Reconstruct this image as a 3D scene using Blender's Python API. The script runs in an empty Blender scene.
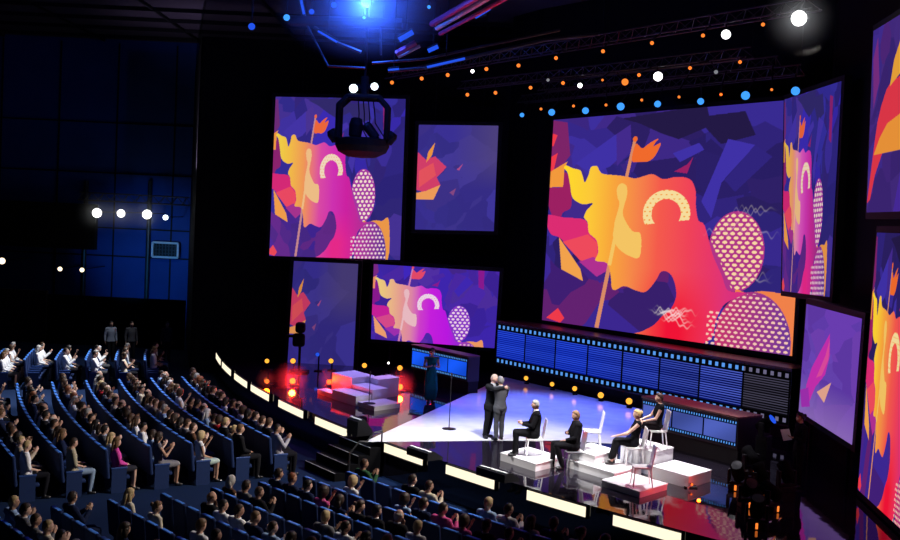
import bpy, bmesh, math, random
import numpy as np
from mathutils import Vector, Matrix, Euler

sc = bpy.context.scene
COL = sc.collection
PI = math.pi

# ------------------------------------------------------------------ camera
FOC = 1150.0                       # focal length in pixels of the 900x540 frame
CZ = 7.0
ROLL = 0.047
PITCH = math.atan((270 - 216) / FOC)
_f = Vector((0, math.cos(PITCH), -math.sin(PITCH)))
_r0 = Vector((1, 0, 0))
_u0 = _r0.cross(_f)
_r = _r0 * math.cos(ROLL) + _u0 * math.sin(ROLL)
_u = -_r0 * math.sin(ROLL) + _u0 * math.cos(ROLL)
CAM = Vector((0, 0, CZ))
cam_data = bpy.data.cameras.new('camera')
cam_data.sensor_width = 36.0
cam_data.lens = FOC / 900.0 * 36.0
cam_data.clip_end = 300
cam = bpy.data.objects.new('camera', cam_data)
COL.objects.link(cam)
cam.matrix_world = Matrix(((_r.x, _u.x, -_f.x, 0), (_r.y, _u.y, -_f.y, 0), (_r.z, _u.z, -_f.z, CZ), (0, 0, 0, 1)))
sc.camera = cam

# ------------------------------------------------------------------ world, exposure
w = bpy.data.worlds.new('world')
sc.world = w
w.use_nodes = True
bgn = w.node_tree.nodes['Background']
bgn.inputs[0].default_value = (0.05, 0.09, 0.3, 1)
bgn.inputs[1].default_value = 0.004
sc.view_settings.view_transform = 'Standard'
sc.view_settings.look = 'None'
sc.view_settings.exposure = 0.0
sc.view_settings.gamma = 1.0
sc.view_settings.use_curve_mapping = False

# ------------------------------------------------------------------ large lights (the house rig)
def aim(o, target):
    d = Vector(target) - o.location
    o.rotation_euler = d.to_track_quat('-Z', 'Y').to_euler()

def spot(name, loc, target, power, color, angle, blend=0.6, radius=0.25):
    l = bpy.data.lights.new(name, 'SPOT')
    l.energy = power; l.color = color; l.spot_size = math.radians(angle); l.spot_blend = blend
    l.shadow_soft_size = radius
    o = bpy.data.objects.new(name, l); COL.objects.link(o); o.location = loc
    aim(o, target)
    return o

def point(name, loc, power, color, radius=0.15):
    l = bpy.data.lights.new(name, 'POINT'); l.energy = power; l.color = color; l.shadow_soft_size = radius
    o = bpy.data.objects.new(name, l); COL.objects.link(o); o.location = loc
    return o

# stage: white key from the grid, blue and lilac washes
spot('stage_key_light', (3.5, 24.0, 13.0), (2.2, 29.8, 0.95), 12500, (1.0, 0.97, 0.98), 36, 0.7, 0.3)
spot('stage_top_light', (8.4, 29.5, 11.4), (5.0, 28.2, 0.95), 9500, (1.0, 0.96, 0.98), 34, 0.7, 0.3)
spot('stage_apex_light', (-3.0, 27.0, 13.0), (0.2, 31.6, 0.95), 7500, (0.76, 0.87, 1.0), 30, 0.9, 0.3)
spot('stage_blue_wash', (7.0, 40.0, 12.0), (3.9, 36.6, 0.95), 24000, (0.10, 0.16, 1.0), 44, 0.9, 0.3)
spot('steps_lilac_wash', (-1.0, 42.0, 11.0), (-3.3, 37.6, 1.0), 5200, (0.34, 0.32, 1.0), 30, 0.8, 0.3)
spot('stage_purple_wash', (-4.0, 44.0, 11.5), (-3.6, 39.5, 0.95), 1500, (0.55, 0.10, 0.8), 70, 0.9, 0.3)
spot('blocks_red_side', (9.0, 23.5, 4.0), (4.6, 26.2, 1.1), 700, (1.0, 0.04, 0.08), 26, 0.8, 0.2)
# audience: white from the lamps over the stage, and a hard beam on the far block
spot('house_front_light', (9.2, 28.6, 11.0), (-8.0, 32.0, 1.0), 5200, (1.0, 0.94, 0.88), 42, 0.5, 0.12)
spot('house_near_light', (8.2, 26.2, 11.2), (-3.5, 25.5, 1.0), 8500, (1.0, 0.92, 0.84), 46, 0.5, 0.12)
spot('house_far_light', (-6.5, 46.5, 13.8), (-14.4, 41.8, 1.0), 20000, (0.94, 0.97, 1.0), 27, 0.5, 0.10)
spot('house_mid_light', (-5.0, 39.0, 14.5), (-12.0, 36.5, 1.0), 13000, (0.92, 0.96, 1.0), 38, 0.8, 0.10)
spot('stage_face_fill', (-7.0, 27.0, 11.0), (3.2, 28.8, 1.8), 5200, (1.0, 0.93, 0.88), 22, 0.8, 0.2)  # unseen fill added to brighten the faces on stage
spot('wall_blue_wash', (-15.2, 52.0, 3.6), (-15.3, 60.0, 4.2), 900, (0.03, 0.36, 1.0), 62, 0.9, 0.3)
spot('ceiling_purple_wash', (-11.0, 49.0, 8.5), (-10.0, 52.0, 15.0), 1500, (0.75, 0.62, 1.0), 100, 0.9, 0.3)
spot('house_back_fill', (-10.0, 46.0, 13.0), (-14.3, 49.0, 1.3), 2600, (0.92, 0.96, 1.0), 16, 0.8, 0.1)  # unseen fill added to show the people standing at the back
# ------------------------------------------------------------------ helpers
def ray(px, py):
    return _f + _r * ((px - 450) / FOC) + _u * ((270 - py) / FOC)
def on_height(px, py, z):              # the spot on a level surface that the photo shows here
    d = ray(px, py); return CAM + d * ((z - CZ) / d.z)
def at_depth(px, py, y):               # a point at a given distance into the hall
    d = ray(px, py); return CAM + d * (y / d.y)
def on_plane(px, py, a, b):            # a point on the upright plane through ground points a, b
    d = ray(px, py); n = Vector((-(b[1] - a[1]), b[0] - a[0], 0))
    t = (Vector((a[0], a[1], 0)) - CAM).dot(n) / d.dot(n)
    return CAM + d * t

def nodes_of(m):
    m.use_nodes = True; return m.node_tree.nodes, m.node_tree.links
def mat(name, color, rough=0.7, spec=0.3, metal=0.0, coat=0.0, noise=0.12, scale=14.0, bump=0.0):
    m = bpy.data.materials.new(name); n, l = nodes_of(m)
    b = n['Principled BSDF']
    b.inputs['Roughness'].default_value = rough
    b.inputs['Specular IOR Level'].default_value = spec
    b.inputs['Metallic'].default_value = metal
    b.inputs['Coat Weight'].default_value = coat
    tc = n.new('ShaderNodeTexCoord'); t = n.new('ShaderNodeTexNoise'); t.inputs['Scale'].default_value = scale
    l.new(tc.outputs['Object'], t.inputs['Vector'])
    r = n.new('ShaderNodeMapRange'); r.inputs['To Min'].default_value = 1 - noise; r.inputs['To Max'].default_value = 1 + noise
    l.new(t.outputs['Fac'], r.inputs['Value'])
    mx = n.new('ShaderNodeMix'); mx.data_type = 'RGBA'; mx.blend_type = 'MULTIPLY'; mx.inputs['Factor'].default_value = 1
    mx.inputs[6].default_value = (*color, 1); l.new(r.outputs['Result'], mx.inputs[7])
    l.new(mx.outputs[2], b.inputs['Base Color'])
    if bump:
        bp = n.new('ShaderNodeBump'); bp.inputs['Strength'].default_value = bump; bp.inputs['Distance'].default_value = 0.02
        l.new(t.outputs['Fac'], bp.inputs['Height']); l.new(bp.outputs['Normal'], b.inputs['Normal'])
    return m
def tint_mat(name, rough, spec, noise=0.15, scale=25.0, sheen=0.0):
    m = mat(name, (1, 1, 1), rough, spec, noise=noise, scale=scale); n, l = nodes_of(m)
    oi = n.new('ShaderNodeObjectInfo')
    mx = [x for x in n if x.bl_idname == 'ShaderNodeMix'][0]
    l.new(oi.outputs['Color'], mx.inputs[6])
    n['Principled BSDF'].inputs['Sheen Weight'].default_value = sheen
    return m
def glow(name, color, strength, sample=False):
    m = bpy.data.materials.new(name); n, l = nodes_of(m)
    n.remove(n['Principled BSDF']); e = n.new('ShaderNodeEmission')
    e.inputs[0].default_value = (*color, 1); e.inputs[1].default_value = strength
    l.new(e.outputs[0], n['Material Output'].inputs[0])
    if not sample: m.cycles.emission_sampling = 'NONE'
    return m
def screen_mat(name, gain=1.0):
    m = bpy.data.materials.new(name); n, l = nodes_of(m)
    n.remove(n['Principled BSDF']); e = n.new('ShaderNodeEmission'); a = n.new('ShaderNodeVertexColor'); a.layer_name = 'picture'
    l.new(a.outputs['Color'], e.inputs[0]); e.inputs[1].default_value = gain
    l.new(e.outputs[0], n['Material Output'].inputs[0])
    return m

def link(o, parent=None):
    COL.objects.link(o)
    if parent is not None: o.parent = parent
    return o
def obj(name, bm, m, parent=None, smooth=False, loc=None):
    me = bpy.data.meshes.new(name)
    bm.to_mesh(me); bm.free()
    if m is not None:
        for x in (m if isinstance(m, (list, tuple)) else [m]): me.materials.append(x)
    if smooth:
        for p in me.polygons: p.use_smooth = True
    o = bpy.data.objects.new(name, me); link(o, parent)
    if loc is not None: o.location = loc
    return o
def tag(o, label, cat, group=None):
    o['label'] = label; o['category'] = cat
    if group: o['group'] = group
    return o
def thing(name, label, cat, loc=(0, 0, 0), rotz=0.0, group=None):
    o = bpy.data.objects.new(name, None); link(o); o.empty_display_size = 0.1
    o.location = loc; o.rotation_euler = (0, 0, rotz)
    return tag(o, label, cat, group)
def struct(name, bm, m):
    o = obj(name, bm, m); o['kind'] = 'structure'; return o
def dup(root, loc=None, rotz=None, label=None, group=None):
    r = root.copy(); COL.objects.link(r)
    if loc is not None: r.location = loc
    if rotz is not None: r.rotation_euler = (0, 0, rotz)
    if label: r['label'] = label
    if group: r['group'] = group
    for ch in list(root.children):
        c = ch.copy(); COL.objects.link(c); c.parent = r
        for g in list(ch.children):
            d = g.copy(); COL.objects.link(d); d.parent = c
    return r
def kids(o):
    out = []
    for c in o.children:
        out.append(c); out.extend(c.children)
    return out
def stem(o): return o.name.split('.')[0]

def box(bm, c, s, rz=0.0, bev=0.0, M=None):
    m = M if M is not None else Matrix.Translation(Vector(c)) @ Matrix.Rotation(rz, 4, 'Z')
    r = bmesh.ops.create_cube(bm, size=1.0, matrix=m @ Matrix.Diagonal((s[0], s[1], s[2], 1)))
    if bev:
        es = list({e for v in r['verts'] for e in v.link_edges})
        bmesh.ops.bevel(bm, geom=es, offset=bev, segments=2, affect='EDGES', profile=0.5)
    return bm
def tube(bm, a, b, r, r2=None, seg=10, cap=True):
    a = Vector(a); b = Vector(b); d = b - a
    if d.length < 1e-6: return bm
    q = d.to_track_quat('Z', 'Y').to_matrix().to_4x4()
    bmesh.ops.create_cone(bm, cap_ends=cap, segments=seg, radius1=r, radius2=r if r2 is None else r2, depth=d.length,
                          matrix=Matrix.Translation((a + b) / 2) @ q)
    return bm
def path(bm, pts, r, seg=8):
    for a, b in zip(pts[:-1], pts[1:]): tube(bm, a, b, r, seg=seg)
    for p in pts[1:-1]: ball(bm, p, (r, r, r), 8, 6)
    return bm
def ball(bm, c, r, us=14, vs=10, M=None):
    m = Matrix.Translation(Vector(c)) @ (M if M is not None else Matrix.Identity(4)) @ Matrix.Diagonal((r[0], r[1], r[2], 1))
    bmesh.ops.create_uvsphere(bm, u_segments=us, v_segments=vs, radius=1.0, matrix=m)
    return bm
def loft(bm, secs, seg=16, cap=True):
    """secs: (centre, right vector, forward vector, rx, ry)"""
    rings = []
    for c, rv, fv, rx, ry in secs:
        c = Vector(c); rv = Vector(rv); fv = Vector(fv)
        rings.append([bm.verts.new(c + rv * (rx * math.cos(2 * PI * i / seg)) + fv * (ry * math.sin(2 * PI * i / seg))) for i in range(seg)])
    for a, b in zip(rings[:-1], rings[1:]):
        for i in range(seg):
            bm.faces.new((a[i], a[(i + 1) % seg], b[(i + 1) % seg], b[i]))
    if cap:
        bm.faces.new(list(reversed(rings[0]))); bm.faces.new(rings[-1])
    return bm
def lathe(bm, prof, c=(0, 0, 0), seg=18):
    return loft(bm, [(Vector(c) + Vector((0, 0, z)), (1, 0, 0), (0, 1, 0), max(r, 1e-4), max(r, 1e-4)) for r, z in prof], seg)
def prism(bm, poly, z0, z1):
    lo = [bm.verts.new((p[0], p[1], z0)) for p in poly]; hi = [bm.verts.new((p[0], p[1], z1)) for p in poly]
    n = len(poly)
    for i in range(n): bm.faces.new((lo[i], lo[(i + 1) % n], hi[(i + 1) % n], hi[i]))
    bm.faces.new(hi); bm.faces.new(list(reversed(lo)))
    bmesh.ops.recalc_face_normals(bm, faces=bm.faces[:])
    return bm
def NB(): return bmesh.new()

ORD = ['zero', 'first', 'second', 'third', 'fourth', 'fifth', 'sixth', 'seventh', 'eighth', 'ninth', 'tenth', 'eleventh', 'twelfth',
       'thirteenth', 'fourteenth', 'fifteenth', 'sixteenth', 'seventeenth', 'eighteenth', 'nineteenth', 'twentieth', 'twenty-first',
       'twenty-second', 'twenty-third', 'twenty-fourth', 'twenty-fifth', 'twenty-sixth', 'twenty-seventh', 'twenty-eighth']

# ------------------------------------------------------------------ materials
def s2l(h):
    h = h.lstrip('#'); v = [int(h[i:i + 2], 16) / 255 for i in (0, 2, 4)]
    return tuple(x / 12.92 if x <= 0.04045 else ((x + 0.055) / 1.055) ** 2.4 for x in v)
M_BLACK = mat('black_paint', (0.006, 0.006, 0.008), 0.7, 0.2)
M_DRAPE = mat('black_drape', (0.004, 0.004, 0.005), 0.95, 0.05)
M_METAL = mat('dark_metal', (0.03, 0.03, 0.035), 0.45, 0.4, 0.6)
M_TRUSS = mat('truss_metal', (0.05, 0.05, 0.055), 0.4, 0.5, 0.7)
M_SEAT = mat('seat_velvet', (0.008, 0.024, 0.095), 0.75, 0.25, noise=0.25, scale=30)
M_SEATTRIM = mat('seat_armrest', (0.015, 0.05, 0.2), 0.5, 0.4)
M_WHITE = mat('white_gloss', (0.86, 0.86, 0.88), 0.25, 0.5, noise=0.03)
M_CHAIR = mat('white_plastic', (0.88, 0.88, 0.88), 0.3, 0.5, noise=0.03)
M_SMOKE = mat('grey_translucent_plastic', (0.30, 0.31, 0.34), 0.15, 0.6, noise=0.05)
M_BROWN = mat('brown_lacquer', (0.13, 0.045, 0.04), 0.35, 0.4)
M_CLOTH = tint_mat('cloth', 0.92, 0.06, 0.2, 40, 0.0)
M_HAIR = tint_mat('hair', 0.55, 0.35, 0.35, 60)
M_SKIN = tint_mat('skin', 0.55, 0.35, 0.08, 30)
M_EYE = mat('eye', (0.02, 0.015, 0.012), 0.2, 0.5)
M_LIP = mat('lip', (0.35, 0.09, 0.08), 0.5, 0.3)
M_SHOE = mat('shoe_leather', (0.01, 0.01, 0.012), 0.3, 0.5)
M_PAPER = mat('paper', (0.85, 0.85, 0.85), 0.8, 0.1, noise=0.04)
M_SCREEN = screen_mat('screen_picture')
# ------------------------------------------------------------------ the pictures on the screens
ART_FLAG = [(0.065,0.24),(0.076,0.228),(0.108,0.243),(0.144,0.254),(0.158,0.285),(0.169,0.312),(0.184,0.279),(0.193,0.241),(0.22,0.236),(0.236,0.262),(0.256,0.275),(0.318,0.282),(0.357,0.289),(0.394,0.297),(0.436,0.285),(0.466,0.28),(0.508,0.303),(0.549,0.295),(0.59,0.296),(0.62,0.313),(0.637,0.358),(0.64,0.414),(0.653,0.48),(0.678,0.503),(0.713,0.622),(0.75,0.706),(0.776,0.768),(0.838,0.771),(0.769,0.822),(0.74,0.89),(0.699,1.0),(0.43,1.01),(0.46,0.985),(0.505,0.95),(0.54,0.90),(0.569,0.869),(0.586,0.81),(0.573,0.744),(0.55,0.712),(0.52,0.712),(0.502,0.752),(0.464,0.806),(0.422,0.805),(0.373,0.79),(0.336,0.812),(0.319,0.804),(0.311,0.747),(0.291,0.691),(0.239,0.683),(0.249,0.647),(0.24,0.588),(0.203,0.554),(0.194,0.507),(0.182,0.489),(0.175,0.477),(0.185,0.447),(0.212,0.411),(0.166,0.417),(0.116,0.387),(0.1,0.326),(0.085,0.265)]
ART_CREAM = [(0.316,0.352),(0.321,0.329),(0.337,0.319),(0.356,0.329),(0.362,0.358),(0.359,0.392),(0.353,0.415),(0.35,0.467),(0.391,0.535),(0.429,0.55),(0.43,0.652),(0.382,0.649),(0.337,0.618),(0.312,0.573),(0.314,0.514),(0.316,0.491),(0.331,0.415),(0.322,0.387)]
ART_POLE = [(0.376,0.117),(0.389,0.118),(0.27,1.0),(0.252,1.0)]
ART_POLE_TOP = [(0.376,0.117),(0.389,0.118),(0.362,0.29),(0.348,0.29)]
ART_PENNANT = [(0.386,0.141),(0.414,0.162),(0.439,0.144),(0.464,0.128),(0.479,0.124),(0.467,0.14),(0.46,0.156),(0.47,0.151),(0.49,0.143),(0.481,0.174),(0.463,0.207),(0.438,0.223),(0.412,0.222),(0.374,0.217)]
ART_ORANGE = [(0.80,0.775),(0.838,0.771),(0.898,0.757),(0.955,0.76),(1.01,0.753),(1.01,1.01),(0.86,1.01)]
ART_MAGENTA = [(-0.01,0.0),(0.07,0.018),(0.092,0.179),(0.058,0.227),(-0.01,0.263)]
ART_RED = [[(-0.01,0.063),(0.024,0.077),(0.007,0.13),(-0.01,0.13)],[(-0.01,0.188),(0.03,0.165),(0.015,0.25),(-0.01,0.262)]]
ART_TRI = [(-0.01,0.262),(0.081,0.209),(0.068,0.24),(0.066,0.332),(-0.01,0.335)]
ART_BLOB = [(0.066,0.264),(0.092,0.289),(0.112,0.424),(0.071,0.461),(0.056,0.517),(0.008,0.45),(-0.01,0.344),(0.058,0.332)]
ART_PINK = [(-0.01,0.475),(0.079,0.483),(0.182,0.493),(0.203,0.554),(0.24,0.588),(0.249,0.647),(0.24,0.694),(0.144,0.653),(0.066,0.584),(0.015,0.562)]
ART_PINK2 = [(0.08,0.602),(0.198,0.56),(0.244,0.6),(0.246,0.694),(0.169,0.688)]
ART_WEDGE = [(0.061,0.582),(0.107,0.643),(0.172,0.73),(0.187,0.785),(0.081,0.737)]
ART_MAG2 = [(0.164,0.694),(0.227,0.666),(0.308,0.695),(0.304,0.719),(0.249,0.759)]

PAL = {
 'main': dict(flag=[(0.05,'#ffdc28'),(0.2,'#fcc838'),(0.3,'#f8a63c'),(0.41,'#f5834a'),(0.5,'#f45a4c'),(0.62,'#f04258'),(0.70,'#e83868'),(0.8,'#d83080')], low='#f01436',
   bg=['#2a2272','#30247c','#3a2b96','#231a56','#3f31a6','#2a1c58','#432a8c','#251b4c'], dark='#231945', low_bg=['#3a1c6e','#432688','#2c1c60','#6a2068','#35299a'],
   arch='#f6dc9c', cream='#f4c463', pole='#d98a66', penn='#f06a2c', mag='#7c2468', red='#ee3a4a', tri='#f2993c', blob='#9c2062', pink='#dc2c72', pink2='#ee4a5c', wedge='#f2a24c', mag2='#b03090',
   c1='#b03486', dot1='#fbd6a4', c2=('#c8346c','#6a3896'), dot2='#f8c9b4', orange='#f0814a', gain=1.0),
 'left': dict(flag=[(0.05,'#f4d848'),(0.18,'#f6c048'),(0.3,'#f49a58'),(0.36,'#ee7a78'),(0.44,'#dd4aa8'),(0.55,'#d232b4'),(0.66,'#d022a4'),(0.8,'#b83098')], low='#ea2a8c',
   bg=['#2e2a86','#3630a0','#3c2cc0','#2a2272','#4434a8','#33246e','#4a3494','#2c2468'], dark='#322a6c', low_bg=['#452a88','#5a2e90','#38249a','#4a2a9a','#6a2a86'],
   arch='#f4dcc0', cream='#f2c088', pole='#c88a90', penn='#f0683c', mag='#6c2c78', red='#ee4a5a', tri='#f29a44', blob='#8c2470', pink='#d82a78', pink2='#ee4a64', wedge='#f4a04c', mag2='#a83490',
   c1='#a838a4', dot1='#fbe4d4', c2=('#c038a0','#5a3a96'), dot2='#f2cfd8', orange='#f09a4a', gain=0.95, dot=1.35),
 'low': dict(flag=[(0.05,'#f0d878'),(0.2,'#eeba88'),(0.3,'#e89a96'),(0.38,'#e088a8'),(0.46,'#d040cc'),(0.55,'#c820e0'),(0.7,'#bc18e4'),(0.8,'#9a28d8')], low='#c418d8',
   bg=['#3a24a0','#4028b4','#4a30b8','#36209a','#4a28a4','#52309c','#4028c0','#3a2090'], dark='#44268c', low_bg=['#4a28a8','#5028a0','#402cb4','#5c2ca4','#4a209a'],
   arch='#f0d8f0', cream='#ecbcc4', pole='#d080b8', penn='#e64a6a', mag='#7a2a86', red='#d83a74', tri='#f0906a', blob='#8a1a90', pink='#c8209a', pink2='#d84a8c', wedge='#f0a070', mag2='#a030b0',
   c1='#8a34c8', dot1='#f4d4ec', c2=('#b83ac0','#7a40a8'), dot2='#e0a8d0', orange='#f09a64', gain=0.95, dot=1.55),
}
PAL['wing'] = dict(PAL['left']); PAL['wing'].update(dict(gain=0.85, flag=[(0.05,'#e8c84a'),(0.18,'#f0b054'),(0.26,'#ee9a70'),(0.34,'#e890b0'),(0.44,'#dd5ac0'),(0.55,'#d23ab4'),(0.66,'#c82a98'),(0.8,'#a83088')]))
PAL['right'] = dict(PAL['main']); PAL['right'].update(dict(gain=0.95))

def lin(h): return np.array(s2l(h), dtype=np.float32)
def inside(U, V, poly):
    r = np.zeros(U.shape, bool); n = len(poly)
    for i in range(n):
        x0, y0 = poly[i]; x1, y1 = poly[(i + 1) % n]
        if y0 == y1: continue
        c = ((y0 > V) != (y1 > V)) & (U < (x1 - x0) * (V - y0) / (y1 - y0) + x0)
        r ^= c
    return r
def wobble(poly, n=4):                       # smooth closed curve through the outline
    out = []; L = len(poly)
    for i in range(L):
        p0, p1, p2, p3 = (np.array(poly[(i + k) % L]) for k in (-1, 0, 1, 2))
        for k in range(n):
            t = k / n
            out.append(tuple(0.5 * ((2 * p1) + (-p0 + p2) * t + (2 * p0 - 5 * p1 + 4 * p2 - p3) * t * t + (-p0 + 3 * p1 - 3 * p2 + p3) * t ** 3)))
    return out
def facets(U, V, colors, seed, n=46, ax=1.0, soft=0.66):
    rs = np.random.RandomState(seed); img = np.zeros(U.shape + (3,), np.float32)
    best = np.full(U.shape, 1e9); pal = np.array([lin(c) for c in colors])
    for k in range(n):
        cx, cy = rs.rand(2) * 1.2 - 0.1; th = rs.rand() * PI; st = 0.35 + rs.rand() * 0.9
        dx = (U - cx) * ax; dy = V - cy
        a = dx * math.cos(th) + dy * math.sin(th); b = -dx * math.sin(th) + dy * math.cos(th)
        d = np.abs(a) * st + np.abs(b) / st
        m = d < best; best = np.where(m, d, best)
        img[m] = pal[rs.randint(len(pal))] * (0.85 + 0.3 * rs.rand())
    mean = img.mean((0, 1), keepdims=True)
    return mean * (1 - soft) + img * soft
def paint_main(U, V, P, seed=3, streaks=True):
    img = facets(U, V, P['bg'], seed, 60, 1.2)
    lo = facets(U, V, P['low_bg'], seed + 5, 34, 1.2)
    m = (V > 0.66 + 0.08 * np.sin(U * 17)) & (U < 0.62); img[m] = lo[m]
    def fill(poly, c, smooth=False):
        img[inside(U, V, wobble(poly) if smooth else poly)] = lin(c)
    fill([(0.32,0.02),(0.66,-0.01),(0.68,0.08),(0.56,0.13),(0.49,0.10),(0.40,0.05)], P['dark'])
    fill([(0.62,0.04),(0.80,0.03),(0.84,0.13),(0.72,0.16)], P['dark'])
    fill([(0.12,0.22),(0.30,0.09),(0.36,0.16),(0.28,0.24),(0.20,0.27)], P['bg'][4]); fill([(0.30,0.09),(0.36,0.05),(0.37,0.17),(0.31,0.24)], P['bg'][6])
    fill([(0.66,0.40),(0.745,0.14),(0.84,0.17),(0.73,0.32),(0.70,0.47)], P['bg'][4]); fill([(0.84,0.17),(0.90,0.22),(0.78,0.36),(0.74,0.31)], P['bg'][1])
    fill([(0.54,0.19),(0.64,0.15),(0.66,0.18),(0.57,0.23)], P['bg'][4])
    fill([(0.55,0.27),(0.60,0.24),(0.62,0.21),(0.60,0.28)], P['blob'])
    fill([(0.93,0.05),(0.985,0.06),(0.99,0.28),(0.945,0.26)], P['blob'])
    fill(ART_MAGENTA, P['mag'])
    for q in ART_RED: fill(q, P['red'])
    fill(ART_BLOB, P['blob'], True); fill(ART_TRI, P['tri'])
    fill(ART_PINK, P['pink'], True); fill(ART_PINK2, P['pink2']); fill(ART_MAG2, P['mag2']); fill(ART_WEDGE, P['wedge'])
    fill([(0.02,0.985),(0.075,0.93),(0.11,0.975),(0.09,1.0)], P['red'])
    m = inside(U, V, ART_POLE) & (V > 0.6); img[m] = lin(P['pole'])
    # large dotted discs
    d1 = ((U - 0.794) / 0.098) ** 2 + ((V - 0.605) / 0.166) ** 2 < 1
    img[d1] = lin(P['c1'])
    fill(ART_ORANGE, P['orange'], True)
    d2 = ((U - 0.866) / 0.128) ** 2 + ((V - 0.97) / 0.205) ** 2 < 1
    t = np.clip((U - 0.74) / 0.25, 0, 1)[..., None]; c2 = lin(P['c2'][0]) * (1 - t) + lin(P['c2'][1]) * t
    img[d2] = c2[d2]
    # flag, colour running across it
    fl = inside(U, V, wobble(ART_FLAG))
    xs = [a for a, _ in P['flag']]; cs = np.array([lin(c) for _, c in P['flag']])
    g = np.stack([np.interp(U, xs, cs[:, k]) for k in range(3)], -1)
    k = (np.clip((V - 0.70) / 0.2, 0, 1) * np.clip(1.15 - np.abs(U - 0.58) / 0.16, 0, 1))[..., None]
    g = g * (1 - k) + lin(P['low']) * k
    img[fl] = g[fl]
    k = inside(U, V, ART_POLE) & (V < 0.7) & (V > 0.52); img[k] = lin(P['cream'])
    k = inside(U, V, ART_POLE_TOP); img[k] = lin(P['pole']); fill(ART_PENNANT, P['penn'], True)
    img[((U - 0.383) / 0.010) ** 2 + ((V - 0.118) / 0.012) ** 2 < 1] = lin(P['penn'])
    fill(ART_CREAM, P['cream'], True)
    # dots
    def dots(area, su, sv, ru, rv, col, bend=0.0):
        vv = V / sv + bend * U; row = np.floor(vv); uu = U / su + 0.5 * (row % 2)
        du = (uu - np.floor(uu) - 0.5) * su; dv = (vv - row - 0.5) * sv
        m = area & ((du / ru) ** 2 + (dv / rv) ** 2 < 1); img[m] = lin(col)
    e1 = (((U - 0.794) / 0.094) ** 2 + ((V - 0.605) / 0.160) ** 2 < 1) & (U > 0.665 + 0.42 * (V - 0.47))
    ds = P.get('dot', 1.0)
    dots(e1, 0.026 * ds, 0.0185 * ds, 0.0085 * ds, 0.0066 * ds, P['dot1'], 1.0)
    e2 = ((U - 0.866) / 0.124) ** 2 + ((V - 0.97) / 0.198) ** 2 < 1
    e2 |= (np.abs(U - 0.735) < 0.03) & (V > 0.86)
    dots(e2, 0.0225 * ds, 0.0185 * ds, 0.0070 * ds, 0.0052 * ds, P['dot2'], 1.0)
    # arch
    ru = np.sqrt(((U - 0.527) / 0.094) ** 2 + ((V - 0.455) / 0.105) ** 2)
    ar = (ru < 1) & (ru > 0.62) & (V < 0.505 - 0.15 * (U - 0.45))
    img[ar] = lin(P['arch'])
    dots(ar, 0.021, 0.019, 0.0045, 0.0028, P['tri'], 0.0)
    if streaks:                                 # reflected light on the screen, painted into the picture as pale ribbons
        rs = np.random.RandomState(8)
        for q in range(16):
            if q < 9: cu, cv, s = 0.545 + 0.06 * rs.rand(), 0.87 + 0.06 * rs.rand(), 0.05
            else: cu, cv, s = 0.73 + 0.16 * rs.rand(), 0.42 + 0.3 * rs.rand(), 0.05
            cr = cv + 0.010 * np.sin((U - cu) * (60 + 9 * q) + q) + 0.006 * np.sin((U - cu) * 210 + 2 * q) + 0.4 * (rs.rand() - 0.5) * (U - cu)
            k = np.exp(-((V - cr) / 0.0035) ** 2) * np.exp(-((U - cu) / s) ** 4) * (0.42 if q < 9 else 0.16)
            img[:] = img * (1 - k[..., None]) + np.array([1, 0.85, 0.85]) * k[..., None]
    return img * P['gain']
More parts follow.
